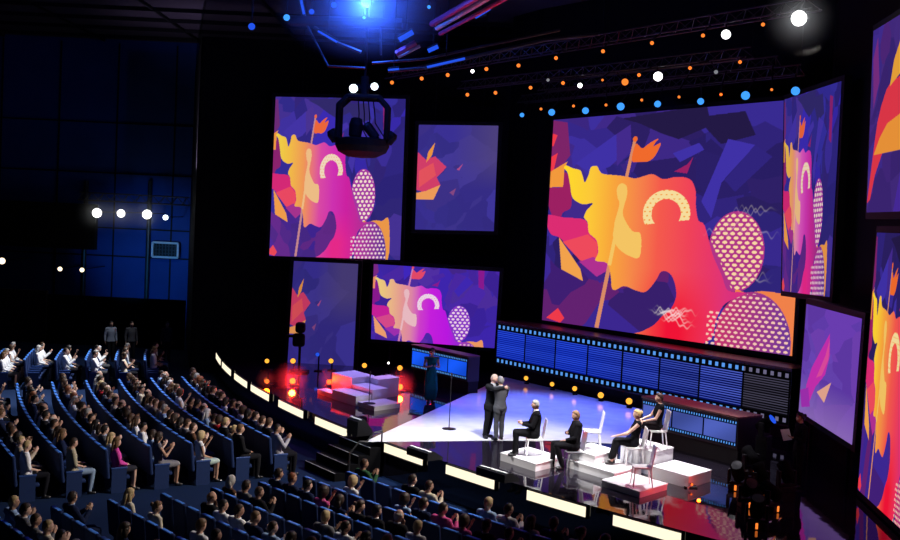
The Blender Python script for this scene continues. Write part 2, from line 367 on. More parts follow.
def paint_fragment(U, V, kind, gain):
    if kind == 'shard':
        img = facets(U, V, ['#37308c','#3a3096','#3f369c','#40338a','#342b84','#453a98'], 21, 26, 0.8)
        t = np.clip((U - 0.45) / 0.5, 0, 1)[..., None] * np.clip((0.62 - V) / 0.3, 0, 1)[..., None] * 0.75
        img = img * (1 - t) + lin('#54477e') * t
        sh = [([(0.0,0.26),(0.10,0.33),(0.22,0.30),(0.37,0.40),(0.25,0.50),(0.30,0.57),(0.22,0.67),(0.0,0.62)], '#d8406c'),
              ([(0.02,0.44),(0.2,0.36),(0.24,0.48),(0.03,0.6)], '#ea5560'), ([(0.11,0.36),(0.13,0.26),(0.215,0.165),(0.18,0.29)], '#f29a44'),
              ([(0.0,0.65),(0.12,0.63),(0.30,0.57),(0.22,0.71),(0.0,0.71)], '#f5a05c'), ([(0.5,0.42),(0.58,0.36),(0.53,0.43)], '#b8508c'), ([(0.42,0.64),(0.5,0.6),(0.47,0.67)], '#8a4a86')]
    elif kind == 'spike':
        img = facets(U, V, ['#5a36a0','#6a3cb0','#4c309a','#7442b4','#5c3aa8','#6a48b8'], 31, 22, 0.8)
        t = np.clip((V - 0.62) / 0.35, 0, 1)[..., None] * 0.6; img = img * (1 - t) + lin('#9a7ac0') * t
        sh = [([(0.12,0.72),(0.2,0.55),(0.34,0.38),(0.49,0.20),(0.52,0.38),(0.46,0.56),(0.3,0.70),(0.2,0.86),(0.1,0.84)], '#c830b0'),
              ([(0.3,0.62),(0.44,0.40),(0.50,0.24),(0.50,0.42),(0.4,0.58)], '#e04ca0'), ([(0.33,0.74),(0.58,0.60),(0.48,0.80)], '#e8a890'), ([(0.0,0.80),(0.16,0.74),(0.22,0.9),(0.05,0.95)], '#a030b0')]
    elif kind == 'flame':
        img = facets(U, V, ['#3a2470','#45297e','#4a3088','#5a2a80','#33246e','#42309a'], 41, 22, 0.8)
        sh = [([(0.0,0.95),(0.05,0.80),(0.11,0.62),(0.15,0.52),(0.21,0.44),(0.30,0.36),(0.38,0.33),(1.0,0.28),(1.0,0.62),(0.3,0.66),(0.14,0.80),(0.06,0.93)], '#e83a4c'),
              ([(0.36,0.35),(0.42,0.22),(0.58,0.08),(1.0,0.0),(1.0,0.25),(0.55,0.30)], '#f2a83c'), ([(0.10,0.69),(0.2,0.61),(0.34,0.54),(1.0,0.45),(1.0,0.70),(0.3,0.69)], '#f59a3c'),
              ([(0.02,0.16),(0.10,0.05),(0.16,0.3),(0.06,0.44)], '#7a2f84'), ([(0.6,0.8),(1.0,0.74),(1.0,1.0),(0.5,1.0)], '#4a2ca0')]
    for p, c in sh: img[inside(U, V, p)] = lin(c)
    return img * gain
def paint_film(U, V, frames, holes, L, H, lines, right_dim, tint=None):
    """a strip of film: dark band, a row of holes above and below, frames between"""
    img = np.zeros(U.shape + (3,), np.float32); img[:] = lin('#04060f')
    x = U * frames; fx = x - np.floor(x); gap = 0.022
    fr = (V > 0.165) & (V < 0.835) & (fx > gap) & (fx < 1 - gap)
    a = np.clip((U - 0.35) / 0.65, 0, 1)
    rs = np.random.RandomState(4); tone = (0.8 + 0.4 * rs.rand(frames + 1))[np.clip(np.floor(x), 0, frames - 1).astype(int)]
    c = lin('#0a25b0')[None, None] * (1 - a)[..., None] + lin('#101c88')[None, None] * a[..., None]
    if lines:
        lv = (V - 0.165) / 0.67 * lines; k = ((lv - np.floor(lv)) < 0.36)
        line = lin('#2646cc')[None, None] * (1 - a)[..., None] + lin('#4e5cb4')[None, None] * a[..., None]
        c = np.where(k[..., None], line, c * (0.62 - 0.52 * a)[..., None])
    if tint: c = np.broadcast_to(lin(tint), c.shape) * (0.9 + 0.2 * np.sin(U * 9 + V * 3))[..., None]
    c = c * tone[..., None]
    img[fr] = c[fr]
    h = U * holes; fh = h - np.floor(h)
    hole = (fh > 0.30) & (fh < 0.74) & (((V > 0.035) & (V < 0.12)) | ((V > 0.88) & (V < 0.965)))
    img[hole] = lin('#5a9cf2')
    if right_dim:
        m = U > (frames - 1) / frames; g = img[m].mean(-1, keepdims=True)
        img[m] = g * np.array([0.75, 0.68, 1.15]) * 0.42
    return img
def picture_grid(name, c00, c10, c11, c01, nx, ny, img, m, parent):
    """grid mesh between four corners (upper left, upper right, lower right, lower left), colour per vertex"""
    u = np.linspace(0, 1, nx); v = np.linspace(0, 1, ny); U, V = np.meshgrid(u, v)
    c = [np.array(q) for q in (c00, c10, c11, c01)]
    co = ((1 - U) * (1 - V))[..., None] * c[0] + (U * (1 - V))[..., None] * c[1] + (U * V)[..., None] * c[2] + ((1 - U) * V)[..., None] * c[3]
    me = bpy.data.meshes.new(name); n = nx * ny; q = (nx - 1) * (ny - 1)
    me.vertices.add(n); me.vertices.foreach_set('co', co.reshape(-1).astype(np.float32))
    i = np.arange(n).reshape(ny, nx); quads = np.stack([i[1:, :-1], i[1:, 1:], i[:-1, 1:], i[:-1, :-1]], -1).reshape(-1)
    me.loops.add(q * 4); me.loops.foreach_set('vertex_index', quads.astype(np.int32))
    me.polygons.add(q); me.polygons.foreach_set('loop_start', np.arange(0, q * 4, 4, dtype=np.int32))
    me.update(calc_edges=True); me.validate()
    a = me.color_attributes.new('picture', 'FLOAT_COLOR', 'POINT')
    rgba = np.ones((n, 4), np.float32); rgba[:, :3] = img.reshape(-1, 3); a.data.foreach_set('color', rgba.reshape(-1))
    me.materials.append(m); o = bpy.data.objects.new(name, me); link(o, parent)
    return o
def grid_uv(nx, ny, u0=0, u1=1):
    return np.meshgrid(np.linspace(u0, u1, nx), np.linspace(0, 1, ny))
def casing(bm, corners, out, back, margin):
    """a shallow housing round a picture; corners UL, UR, LR, LL"""
    c = [Vector(q) for q in corners]; ce = sum(c, Vector()) / 4
    right = (c[1] - c[0]).normalized(); up = Vector((0, 0, 1))
    sg = [(-1, 1), (1, 1), (1, -1), (-1, -1)]
    e = [q + right * (margin * s[0]) + up * (margin * s[1]) for q, s in zip(c, sg)]
    f = [bm.verts.new(q - out * 0.02) for q in e]; b = [bm.verts.new(q - out * back) for q in e]
    bm.faces.new(f); bm.faces.new(list(reversed(b)))
    for i in range(4): bm.faces.new((f[i], b[i], b[(i + 1) % 4], f[(i + 1) % 4]))
    bmesh.ops.recalc_face_normals(bm, faces=bm.faces[:])
    return bm
def screen(label, pts, a, b, nx, ny, img, group=None, margin=0.15, back=0.25, name='projection_screen', m=None, hung=True, legs=False):
    """a screen standing on the upright plane through a, b; pts are its corners as the photo shows them"""
    cs = [on_plane(px, py, a, b) for px, py in pts]
    out = Vector((-(b[1] - a[1]), b[0] - a[0], 0)).normalized()
    if out.dot(CAM - cs[0]) < 0: out = -out
    base = (cs[2] + cs[3]) / 2
    t = thing(name, label, 'screen', base, 0, group)
    loc = [q - base for q in cs]
    obj('casing', casing(NB(), loc, out, back, margin), M_BLACK, t)
    picture_grid('picture', *loc, nx, ny, img, m or M_SCREEN, t)
    if legs:
        for k in (0.15, 0.85):
            p = loc[3].lerp(loc[2], k) - out * (back * 0.6); bm = NB(); tube(bm, (p.x, p.y, p.z - 0.1), (p.x, p.y, 0.95 - base.z), 0.05, seg=8); obj('support_leg', bm, M_BLACK, t)
    if hung:
        for k in (0.2, 0.8):
            p = loc[0].lerp(loc[1], k) - out * (back * 0.6); bm = NB(); tube(bm, p, (p.x, p.y, 15.28 - base.z), 0.012, seg=6); obj('suspension_cable', bm, M_BLACK, t)
    return t
# ------------------------------------------------------------------ the hall: floors, stage, walls, ceiling
AC = Vector((43.18, 61.42, 0))            # centre of the curved rows and of the stage edge
RS = 54.46
ZS = 0.95                                 # stage height over the house floor
DA = Vector((0.586, -0.810, 0)); DB = Vector((0.810, 0.586, 0))     # along the stage back wall, and away behind it
def arc(r, deg, z=0.0):
    t = math.radians(deg); return AC + Vector((r * math.cos(t), r * math.sin(t), z))

m_carpet = mat('carpet_blue', (0.006, 0.017, 0.055), 0.95, 0.1, noise=0.35, scale=60)
bm = NB(); box(bm, (0, 30, -0.1), (110, 90, 0.2)); struct('floor', bm, m_carpet)

def glossy_floor(name, color, rough):
    m = mat(name, color, rough, 0.62, noise=0.2, scale=2.0, coat=0.0); n, l = nodes_of(m)
    b = n['Principled BSDF']; b.inputs['IOR'].default_value = 1.55
    tc = n.new('ShaderNodeTexCoord'); t = n.new('ShaderNodeTexNoise'); t.inputs['Scale'].default_value = 1.6; t.inputs['Detail'].default_value = 1.5
    l.new(tc.outputs['Object'], t.inputs['Vector'])
    bp = n.new('ShaderNodeBump'); bp.inputs['Strength'].default_value = 0.10; bp.inputs['Distance'].default_value = 0.03
    l.new(t.outputs['Fac'], bp.inputs['Height']); l.new(bp.outputs['Normal'], b.inputs['Normal'])
    return m
m_stage = glossy_floor('stage_gloss', (0.010, 0.008, 0.014), 0.045)
edge = [arc(RS, a) for a in np.arange(190, 236.01, 1.0)]
bm = NB(); prism(bm, [(p.x, p.y) for p in edge] + [(24, 20), (24, 56), (-6, 56)], 0.0, ZS); struct('floor_stage', bm, m_stage)

# white wedge of floor lying on the stage
m_wedge = glossy_floor('white_gloss_floor', (0.82, 0.82, 0.86), 0.12)
wp = [on_height(px, py, ZS) for px, py in ((365, 442), (505, 377.5), (642, 409.5), (622, 444), (604, 443), (555, 440.5), (487, 440.5))]
bm = NB(); prism(bm, [(p.x, p.y) for p in wp], ZS, ZS + 0.012); tag(obj('floor_panel', bm, m_wedge), 'white glossy triangular floor panel pointing to the audience, laid on the black stage', 'floor panel')

m_wall = mat('black_wall', (0.004, 0.004, 0.005), 0.9, 0.1)
m_bluewall = mat('blue_wall_panel', (0.010, 0.045, 0.22), 0.7, 0.2, noise=0.25, scale=0.6)
def wall(name, pts, z0, z1, m, th=0.15):
    bm = NB()
    for a, b in zip(pts[:-1], pts[1:]):
        a = Vector((a[0], a[1], 0)); b = Vector((b[0], b[1], 0)); d = b - a
        box(bm, 0, (d.length, th, z1 - z0), M=Matrix.Translation((a + b) / 2 + Vector((0, 0, (z0 + z1) / 2))) @ Matrix.Rotation(math.atan2(d.y, d.x), 4, 'Z'))
    return struct(name, bm, m)
SA = Vector((1.95, 44.48, 0)); SB = Vector((10.05, 33.30, 0))      # line of the film strip on the floor
wb0 = SA + DB * 1.75 - DA * 0.2; wb1 = SB + DB * 1.75 + DA * 0.6
wall('wall_drape', [(-10.6, 47.8), (2.2, 47.8)], 0, 13.9, m_wall)
wall('wall_back', [(2.2, 47.8), (wb0.x, wb0.y), (wb1.x, wb1.y)], 0, 15.3, m_wall)
wall('wall_right', [(10.75, 33.2), (10.55, 27.0), (10.0, 18.5)], 0, 15.3, m_wall)
wall('wall_side', [(-10.6, 47.8), (-13.6, 60)], 0, 13.9, m_wall)
wall('wall_left', [(-44, 60), (-13.5, 60)], 0, 15.3, m_bluewall)
wall('wall_balcony', [(-19.2, 55), (-12.6, 55)], 0, 2.36, m_wall, 0.2)
m_brownwall = mat('brown_wall', (0.03, 0.018, 0.012), 0.8, 0.1)
wall('wall_pillar', [(-22.6, 55.2), (-19.3, 55.2)], 0, 2.5, m_brownwall, 0.3)
wall('wall_box', [(-30, 57.0), (-17.6, 57.0)], 4.5, 6.75, m_wall, 0.4)
bm = NB()
for z in (5.55, 4.1, 8.4, 11.0): box(bm, (-26, 59.88, z), (26, 0.06, 0.07))
for x in (-17.6, -14.6, -20.6, -23.6, -26.6): box(bm, (x, 59.88, 7.6), (0.07, 0.06, 15))
struct('trim_2', bm, M_BLACK)
m_ceil = mat('ceiling_dark', (0.055, 0.045, 0.065), 0.9, 0.1, noise=0.3, scale=0.4)
bm = NB(); box(bm, (-6, 40, 15.4), (80, 46, 0.2)); struct('ceiling', bm, m_ceil)
bm = NB()
for k in range(4): box(bm, (-16, 49.5 + k * 2.9, 15.2), (40, 0.08, 0.16))
for k in range(6): box(bm, (-34 + 5.2 * k, 52.5, 15.22), (0.08, 15, 0.12))
struct('trim_1', bm, M_BLACK)

# ------------------------------------------------------------------ screens
PX_S1 = [(275.7, 96.7), (405.7, 99), (400, 260), (269.3, 255.7)]
def wall_pts(y, slope=-0.06, x0=-12, x1=6): return ((x0, y - slope * 6), (x1, y + slope * 12))
def art(kind, nx, ny, gain=1.0, seed=3):
    U, V = grid_uv(nx, ny)
    if kind != 'main': U = (U + 0.045) / 0.94          # the smaller screens crop the picture a little further right
    if kind == 'low': V = (V + 0.155) / 1.44           # and the wide one shows only its middle band
    P = dict(PAL[kind]); P['gain'] = P['gain'] * gain
    return paint_main(U, V, P, seed, kind == 'main')
MA = SA + DB * 1.2; MB = SB + DB * 1.2
screen('largest screen, flag and dotted discs in yellow and red, above the long film strip', [(553.7, 120), (807, 98.5), (792, 356), (542, 320)], MA, MB, 560, 420, art('main', 560, 420))
screen('tall magenta screen behind the hanging ring truss, high on the left', PX_S1, *wall_pts(46.2), 330, 400, art('left', 330, 400, seed=9))
PX_S3 = [(373.8, 264), (499.5, 271.8), (494.4, 348.2), (371, 339)]
screen('wide violet screen showing the flag, just above the small film-strip counter', PX_S3, *wall_pts(45.6, -0.1), 330, 210, art('low', 330, 210, seed=14), hung=False, legs=True)
U, V = grid_uv(150, 190)
screen('plain indigo screen with orange shards, between the ring-truss screen and the largest screen', [(418.9, 124.7), (498.4, 125.7), (493.8, 231.2), (415, 229.4)], *wall_pts(46.4), 150, 190, paint_fragment(U, V, 'shard', 0.92))
U4 = U * 1.25
screen('dim tall blue screen standing on the floor at the far left of the stage', [(294, 261), (358.2, 264), (353.3, 367.0), (287.5, 362.5)], *wall_pts(45.0), 150, 190, paint_fragment(U4, V, 'shard', 0.74), hung=False)
WX = ((9.92, 33.6), (10.12, 29.4))
screen('narrow steep screen repeating the flag, overlapping the right end of the largest screen', [(784.5, 99.6), (841.5, 81), (829.5, 297), (782.0, 291)], *WX, 240, 330, art('wing', 240, 330, seed=9), back=0.22)
R7 = ((9.74, 32.0), (9.62, 27.4))
screen('purple screen with a pink spike, low on the right behind the person with papers', [(806.6, 303.9), (862, 318.7), (852, 445), (798.7, 411)], *R7, 150, 190, paint_fragment(U, V, 'spike', 0.9), hung=False, legs=True)
RW = (Vector((9.76, 27.5, 0)), Vector((9.40, 23.85, 0)))
def right_corners(top_px, bot_px, far_y):
    c = [on_plane(*top_px, *RW), None, None, on_plane(*bot_px, *RW)]
    d = (RW[1] - RW[0]).normalized()
    return c, d
def right_screen(label, tl, bl, width, img, nx, ny):
    a = on_plane(*tl, *RW); b = on_plane(*bl, *RW); d = (RW[1] - RW[0]).normalized()
    cs = [a, a + d * width, b + d * width, b]
    out = Vector((-d.y, d.x, 0)); out = out if out.dot(CAM - a) > 0 else -out
    base = (cs[2] + cs[3]) / 2; loc = [q - base for q in cs]
    t = thing('projection_screen', label, 'screen', base)
    obj('casing', casing(NB(), loc, out, 0.22, 0.15), M_BLACK, t)
    picture_grid('picture', *loc, nx, ny, img, M_SCREEN, t)
right_screen('upper screen at the right edge, red and orange flames on purple', (873.5, 31), (866.5, 212.5), 4.4, paint_fragment(*grid_uv(220, 220), 'flame', 0.85), 220, 220)
right_screen('lower screen at the right edge, large yellow flag on blue', (877, 232.5), (857.8, 489.6), 4.6, art('right', 300, 330, seed=11), 300, 330)

# ------------------------------------------------------------------ film strip along the stage back, and its two counters
def film(label, a, b, z0, z1, base_z, depth, frames, holes, lines, nx, ny, name, cat, top_mat, right_dim=False, gain=1.0, tint=None):
    a = Vector((a.x, a.y, 0)); b = Vector((b.x, b.y, 0)); d = (b - a); L = d.length; d.normalize()
    bk = Vector((-d.y, d.x, 0)); bk = bk if bk.y > 0 else -bk
    t = thing(name, label, cat, a + Vector((0, 0, base_z)))
    R = Matrix(((d.x, bk.x, 0, 0), (d.y, bk.y, 0, 0), (0, 0, 1, 0), (0, 0, 0, 1)))
    t.matrix_world = Matrix.Translation(a + Vector((0, 0, base_z))) @ R
    h0, h1 = z0 - base_z, z1 - base_z
    bm = NB(); box(bm, (L / 2, 0.04 + depth / 2, (h0 - 0.06) / 2), (L, depth - 0.08, h0 - 0.06)); obj('plinth', bm, M_BLACK, t)
    bm = NB(); box(bm, (L / 2, depth / 2, (h0 + h1) / 2), (L + 0.06, depth, h1 - h0 + 0.12)); obj('body', bm, mat('counter_side', (0.02, 0.012, 0.02), 0.4, 0.4), t)
    bm = NB(); box(bm, (L / 2, depth / 2 - 0.02, h1 + 0.085), (L + 0.1, depth + 0.04, 0.05), bev=0.01); obj('top', bm, top_mat, t)
    U, V = grid_uv(nx, ny)
    img = paint_film(U, V, frames, holes, L, h1 - h0, lines, right_dim, tint) * gain
    picture_grid('display', (0, -0.012, h1), (L, -0.012, h1), (L, -0.012, h0), (0, -0.012, h0), nx, ny, img, M_SCREEN, t)
    return t
film('long blue film-strip wall running along the back of the stage under the largest screen', SA, SB, 1.38, 2.93, ZS, 1.1, 8, 52, 14, 1300, 150, 'film_strip_display', 'stage display', M_BROWN, True)
cl0 = on_height(411, 380, ZS); cl1 = on_height(466, 394, ZS)
film('small blue film-strip counter behind the woman in the teal gown', cl0, cl1, 1.43, 2.15, ZS, 0.5, 3, 34, 0, 420, 70, 'film_counter', 'counter', M_BROWN, tint='#1450e0')
cr0 = on_height(641, 441, ZS); cr1 = on_height(735, 466, ZS)
film('blue film-strip counter at the right, behind the woman on the tall block', cr0, cr1, 1.44, 2.11, ZS, 0.9, 3, 38, 0, 460, 70, 'film_counter', 'counter', M_BROWN, tint='#4656a8')

# ------------------------------------------------------------------ white podium blocks
DP = Vector((math.cos(math.radians(50)), math.sin(math.radians(50)), 0))      # second edge direction of the blocks
def podium(label, O, a0, a1, b0, b1, zt, grp=None, z0=None):
    z0 = ZS if z0 is None else z0
    P = lambda a, b: O + DA * a + DP * b
    c = P((a0 + a1) / 2, (b0 + b1) / 2); h = zt - z0
    t = thing('podium_block', label, 'podium', (c.x, c.y, z0), 0, grp)
    def quad(i): return [((P(a, b) - c).x, (P(a, b) - c).y) for a, b in ((a0 + i, b0 + i), (a1 - i, b0 + i), (a1 - i, b1 - i), (a0 + i, b1 - i))]
    bm = NB(); prism(bm, quad(0.015), 0.0, h - 0.03); obj('body', bm, M_WHITE, t)
    bm = NB(); prism(bm, quad(0.0), h - 0.03, h); bmesh.ops.bevel(bm, geom=bm.edges[:], offset=0.006, segments=2, affect='EDGES'); obj('top', bm, M_WHITE, t)
    return t
OR = Vector((4.437, 25.236, 0)); OL = Vector((-2.104, 34.774, 0))
podium('low white block under the white-haired seated man, nearest the embracing pair', OR, -4.55, -3.15, -0.48, 0.72, 1.15)
podium('white block under the empty chair beside the wedge floor', OR, -3.0, -2.02, 0.68, 1.72, 1.42, None, 1.16)
podium('wide low white block under the woman with her bare arm outstretched', OR, -3.02, -1.27, 0.60, 1.86, 1.16)
PB = podium('tallest white block, under the woman on the high chair', OR, -2.15, -0.98, 1.98, 2.95, 1.54)
podium('low white block with an orange-lit corner, furthest right', OR, -0.93, 0.28, 1.80, 2.93, 1.24)
podium('front white block carrying the empty chair nearest the audience', OR, -1.25, 0.0, 0.0, 1.25, 1.10)
g = 'white step blocks'
podium('lowest white step block of the left group, carrying a microphone stand', OL, -0.98, 0.0, 0.0, 1.18, 1.10, g)
podium('white step block of the left group, second from the audience', OL, -2.5, -1.0, -0.07, 0.64, 1.26, g)
podium('low white end block of the left group beside an added red light', OL, -3.55, -2.52, 0.0, 0.42, 1.10, g)
podium('middle white step block of the left group between higher blocks', OL, -2.27, -1.0, 0.66, 1.38, 1.40, g)
podium('back-left white block of the left step group, tall', OL, -3.57, -2.29, 0.66, 1.72, 1.60, g)
podium('back-right white block of the left step group, tall', OL, -2.27, -1.62, 1.40, 2.43, 1.58, g)

# ------------------------------------------------------------------ stage edge: light panels, monitors, steps
m_panel = glow('cream_light', (1.0, 0.90, 0.66), 1.15, True)
PAN = [((216, 355.5), (223, 362.5)), ((226, 364.5), (234, 373)), ((239, 376), (248, 385)), ((256, 387.5), (267, 398)), ((283, 403), (300, 415)),
       ((320.5, 420), (345, 433.5)), ((387, 447.5), (420, 461.5)), ((447.5, 469), (492, 485)), ((532, 494), (584, 512.5)), ((620, 518.5), (682, 538.5))]
names = ['furthest', 'second furthest', 'third furthest', 'fourth furthest', 'fifth furthest', 'fifth nearest', 'fourth nearest', 'third nearest', 'second nearest', 'nearest']
for (p, q), nm in zip(PAN, names):
    a = on_height(*p, 0.80); b = on_height(*q, 0.80)
    ta = math.degrees(math.atan2(a.y - AC.y, a.x - AC.x)) % 360; tb = math.degrees(math.atan2(b.y - AC.y, b.x - AC.x)) % 360
    t = thing('light_panel', 'lit cream panel in the curved stage front, %s from the camera of the ten' % nm, 'light', arc(RS + 0.0, (ta + tb) / 2, 0.0), 0, 'lit panels along the stage front')
    base = Vector(t.location)
    n = 5; secs = [arc(1, ta + (tb - ta) * k / n) - AC for k in range(n + 1)]
    def shell(r0, r1, z0, z1):
        bm = NB(); pr = None
        for s in secs:
            vs = [bm.verts.new(AC + s * r + Vector((0, 0, z)) - base) for r, z in ((r0, z0), (r1, z0), (r1, z1), (r0, z1))]
            if pr:
                for k in range(4): bm.faces.new((pr[k], pr[(k + 1) % 4], vs[(k + 1) % 4], vs[k]))
            else: bm.faces.new(vs)
            pr = vs
        bm.faces.new(list(reversed(pr))); bmesh.ops.recalc_face_normals(bm, faces=bm.faces[:])
        return bm
    obj('housing', shell(RS + 0.01, RS + 0.07, 0.64, 0.94), M_BLACK, t)
    obj('diffuser', shell(RS + 0.07, RS + 0.085, 0.69, 0.91), m_panel, t)
def monitor(px, py, label, ln=0.9, hs=0.55):
    p = on_height(px, py, ZS); d = (p - AC); th = math.atan2(d.y, d.x)
    t = thing('stage_monitor', label, 'speaker', (p.x, p.y, ZS), th, 'black monitors on the stage edge')
    bm = NB(); v = [(-0.25, 0), (0.22, 0), (0.22, 0.34 * hs), (0.02, 0.40 * hs), (-0.25, 0.12 * hs)]
    lo = [bm.verts.new((x, -ln / 2, z)) for x, z in v]; hi = [bm.verts.new((x, ln / 2, z)) for x, z in v]
    for k in range(5): bm.faces.new((lo[k], lo[(k + 1) % 5], hi[(k + 1) % 5], hi[k]))
    bm.faces.new(lo); bm.faces.new(hi); bmesh.ops.recalc_face_normals(bm, faces=bm.faces[:])
    obj('cabinet', bm, M_BLACK, t)
    bm = NB(); box(bm, (0.12, 0, 0.375 * hs + 0.012), (0.07, ln * 0.92, 0.015)); obj('top_edge', bm, M_WHITE, t)
monitor(424, 457, 'black monitor with white edge on the stage rim below the wedge tip')
monitor(497, 478, 'black monitor with white edge on the stage rim below the dancing pair', 1.0)
monitor(359, 434, 'tall black box on the stage rim beside the aisle steps', 0.6, 1.15)

m_nose = mat('stair_nosing', (0.35, 0.35, 0.37), 0.5)
# steps from the main aisle up to the stage
t = thing('stage_stairs', 'black steps with pale edges from the aisle up to the stage', 'stairs', arc(RS + 0.1, 214.0), math.radians(214.0))
for k in range(4):
    h = 0.95 - 0.2 * k - 0.15
    bm = NB(); box(bm, (0.2 + 0.34 * k, 0, h / 2), (0.34, 1.7, h)); s = obj('step', bm, M_DRAPE, t)
    bm = NB(); box(bm, (0.2 + 0.34 * k + 0.155, 0, h + 0.008), (0.02, 1.66, 0.012)); obj('nosing', bm, m_nose, s)
bm = NB(); path(bm, [(0.05, 0.9, 0.95), (0.05, 0.9, 1.25), (0.3, 0.9, 1.22), (0.5, 0.9, 1.0), (0.72, 0.9, 1.02), (1.0, 0.9, 0.72), (1.0, 0.9, 0.0)], 0.022); obj('handrail', bm, M_TRUSS, t)
# ------------------------------------------------------------------ people: one continuous body, hair and clothes as children
V3 = Vector
def rot_z(a): return Matrix.Rotation(a, 3, 'Z')
def head_surface(d, female):
    """radius vector of the head for a unit direction d (x right, y forward, z up)"""
    x, y, z = d
    rx, ry, rz = 0.076, 0.098, 0.118
    p = V3((x * rx, y * ry, z * rz))
    if z < 0:
        k = (-z) ** 1.2; p.x *= 1 - 0.30 * k; p.y *= 1 - 0.10 * k
        if y > 0: p.y += 0.022 * k * y
    g = lambda cx, cz, sx, sz: math.exp(-((x - cx) / sx) ** 2 - ((z - cz) / sz) ** 2) if y > 0 else 0
    p.y += 0.026 * g(0, -0.16, 0.13, 0.13) + 0.012 * g(0, 0.04, 0.10, 0.16)      # nose
    p.y -= 0.010 * (g(0.38, 0.08, 0.16, 0.10) + g(-0.38, 0.08, 0.16, 0.10))      # eye sockets
    p.y += 0.006 * g(0, 0.26, 0.5, 0.09) + 0.007 * g(0, -0.50, 0.26, 0.08)       # brow, lips
    p.y -= 0.006 * g(0, -0.64, 0.3, 0.06); p.y += 0.008 * g(0, -0.82, 0.3, 0.14)  # chin
    return p
def hframe(J):
    M = J['head_rot']; return M, J['head']
def add_head(bm, J, female):
    M, c = hframe(J)
    r = bmesh.ops.create_uvsphere(bm, u_segments=36, v_segments=26, radius=1.0)
    for v in r['verts']: v.co = c + M @ head_surface(v.co.normalized(), female)
    for s in (-1, 1):
        ball(bm, c + M @ V3((s * 0.077, -0.008, -0.008)), (0.010, 0.020, 0.032), 10, 8, M=M.to_4x4())
def add_hand(bm, wrist, direc, palm_n, side, curl, fine, spread=1.0):
    """palm, four unequal bent fingers and a thumb; direc: along the hand, palm_n: out of the palm"""
    d = direc.normalized(); n = (palm_n - d * palm_n.dot(d)).normalized(); x = d.cross(n) * side     # x: towards the thumb side
    kn = wrist + d * 0.085
    loft(bm, [(wrist - d * 0.015, x, n, 0.026, 0.020), (wrist + d * 0.03, x, n, 0.036, 0.017), (wrist + d * 0.065, x, n, 0.041, 0.015), (kn + d * 0.005, x, n, 0.040, 0.012)], 12)
    fr = 0.0085
    for k, ln in enumerate((0.072, 0.080, 0.074, 0.058)):
        off = 0.031 - 0.0205 * k
        p = kn + x * off - d * (0.012 if k == 3 else 0.004); dd = (d + x * (0.10 * spread * (1.5 - k))).normalized()
        for sgm, fl in enumerate((0.45, 0.32, 0.23)):
            ang = curl * (0.5, 0.9, 0.7)[sgm]
            dd = (dd * math.cos(ang) + n * math.sin(ang)).normalized()
            q = p + dd * ln * fl; tube(bm, p, q, fr * (1 - 0.08 * sgm), fr * (0.94 - 0.08 * sgm), 8); ball(bm, q, (fr * 0.93,) * 3, 8, 6); p = q
    p = wrist + d * 0.028 + x * 0.028; dd = (d * 0.7 + x * 0.65 + n * 0.25).normalized()
    for sgm, ln in enumerate((0.036, 0.030, 0.024)):
        q = p + dd * ln; tube(bm, p, q, 0.0115 - 0.001 * sgm, 0.0105 - 0.001 * sgm, 8); ball(bm, q, (0.0105 - 0.001 * sgm,) * 3, 8, 6); p = q
        dd = (dd + d * 0.35 + n * 0.2 * curl).normalized()
def bones_of(J, female):
    B = []
    def b(lab, a, c, ra, rb): B.append((lab, np.array(a), np.array(c), ra, rb))
    up = (J['chest'] - J['pelvis']).normalized()
    b('torso', J['pelvis'] + up * 0.06, J['chest'], 0.15, 0.15); b('torso', J['chest'], J['neck'] - up * 0.07, 0.15, 0.10)
    b('hip', J['hip'][0], J['hip'][1], 0.125, 0.125)
    b('neck', J['neck'] + up * 0.02, J['head'] - J['head_rot'] @ V3((0, 0.01, 0.09)), 0.055, 0.055)
    b('head', J['head'], J['head'] + V3((0, 0, 0.01)), 0.105, 0.105)
    for s in (0, 1):
        b('torso', J['neck'] - up * 0.05, J['shoulder'][s], 0.06, 0.06)
        b('uarm', J['shoulder'][s], J['elbow'][s], 0.055, 0.045); b('farm', J['elbow'][s], J['wrist'][s], 0.042, 0.030)
        b('hand', J['wrist'][s] + J['hand'][s] * 0.012, J['wrist'][s] + J['hand'][s] * 0.17, 0.045, 0.045)
        b('thigh', J['hip'][s], J['knee'][s], 0.085, 0.062); b('shin', J['knee'][s], J['ankle'][s], 0.058, 0.038)
        b('foot', J['ankle'][s] - V3((0, 0, 0.035)), J['toe'][s], 0.045, 0.04)
    return B
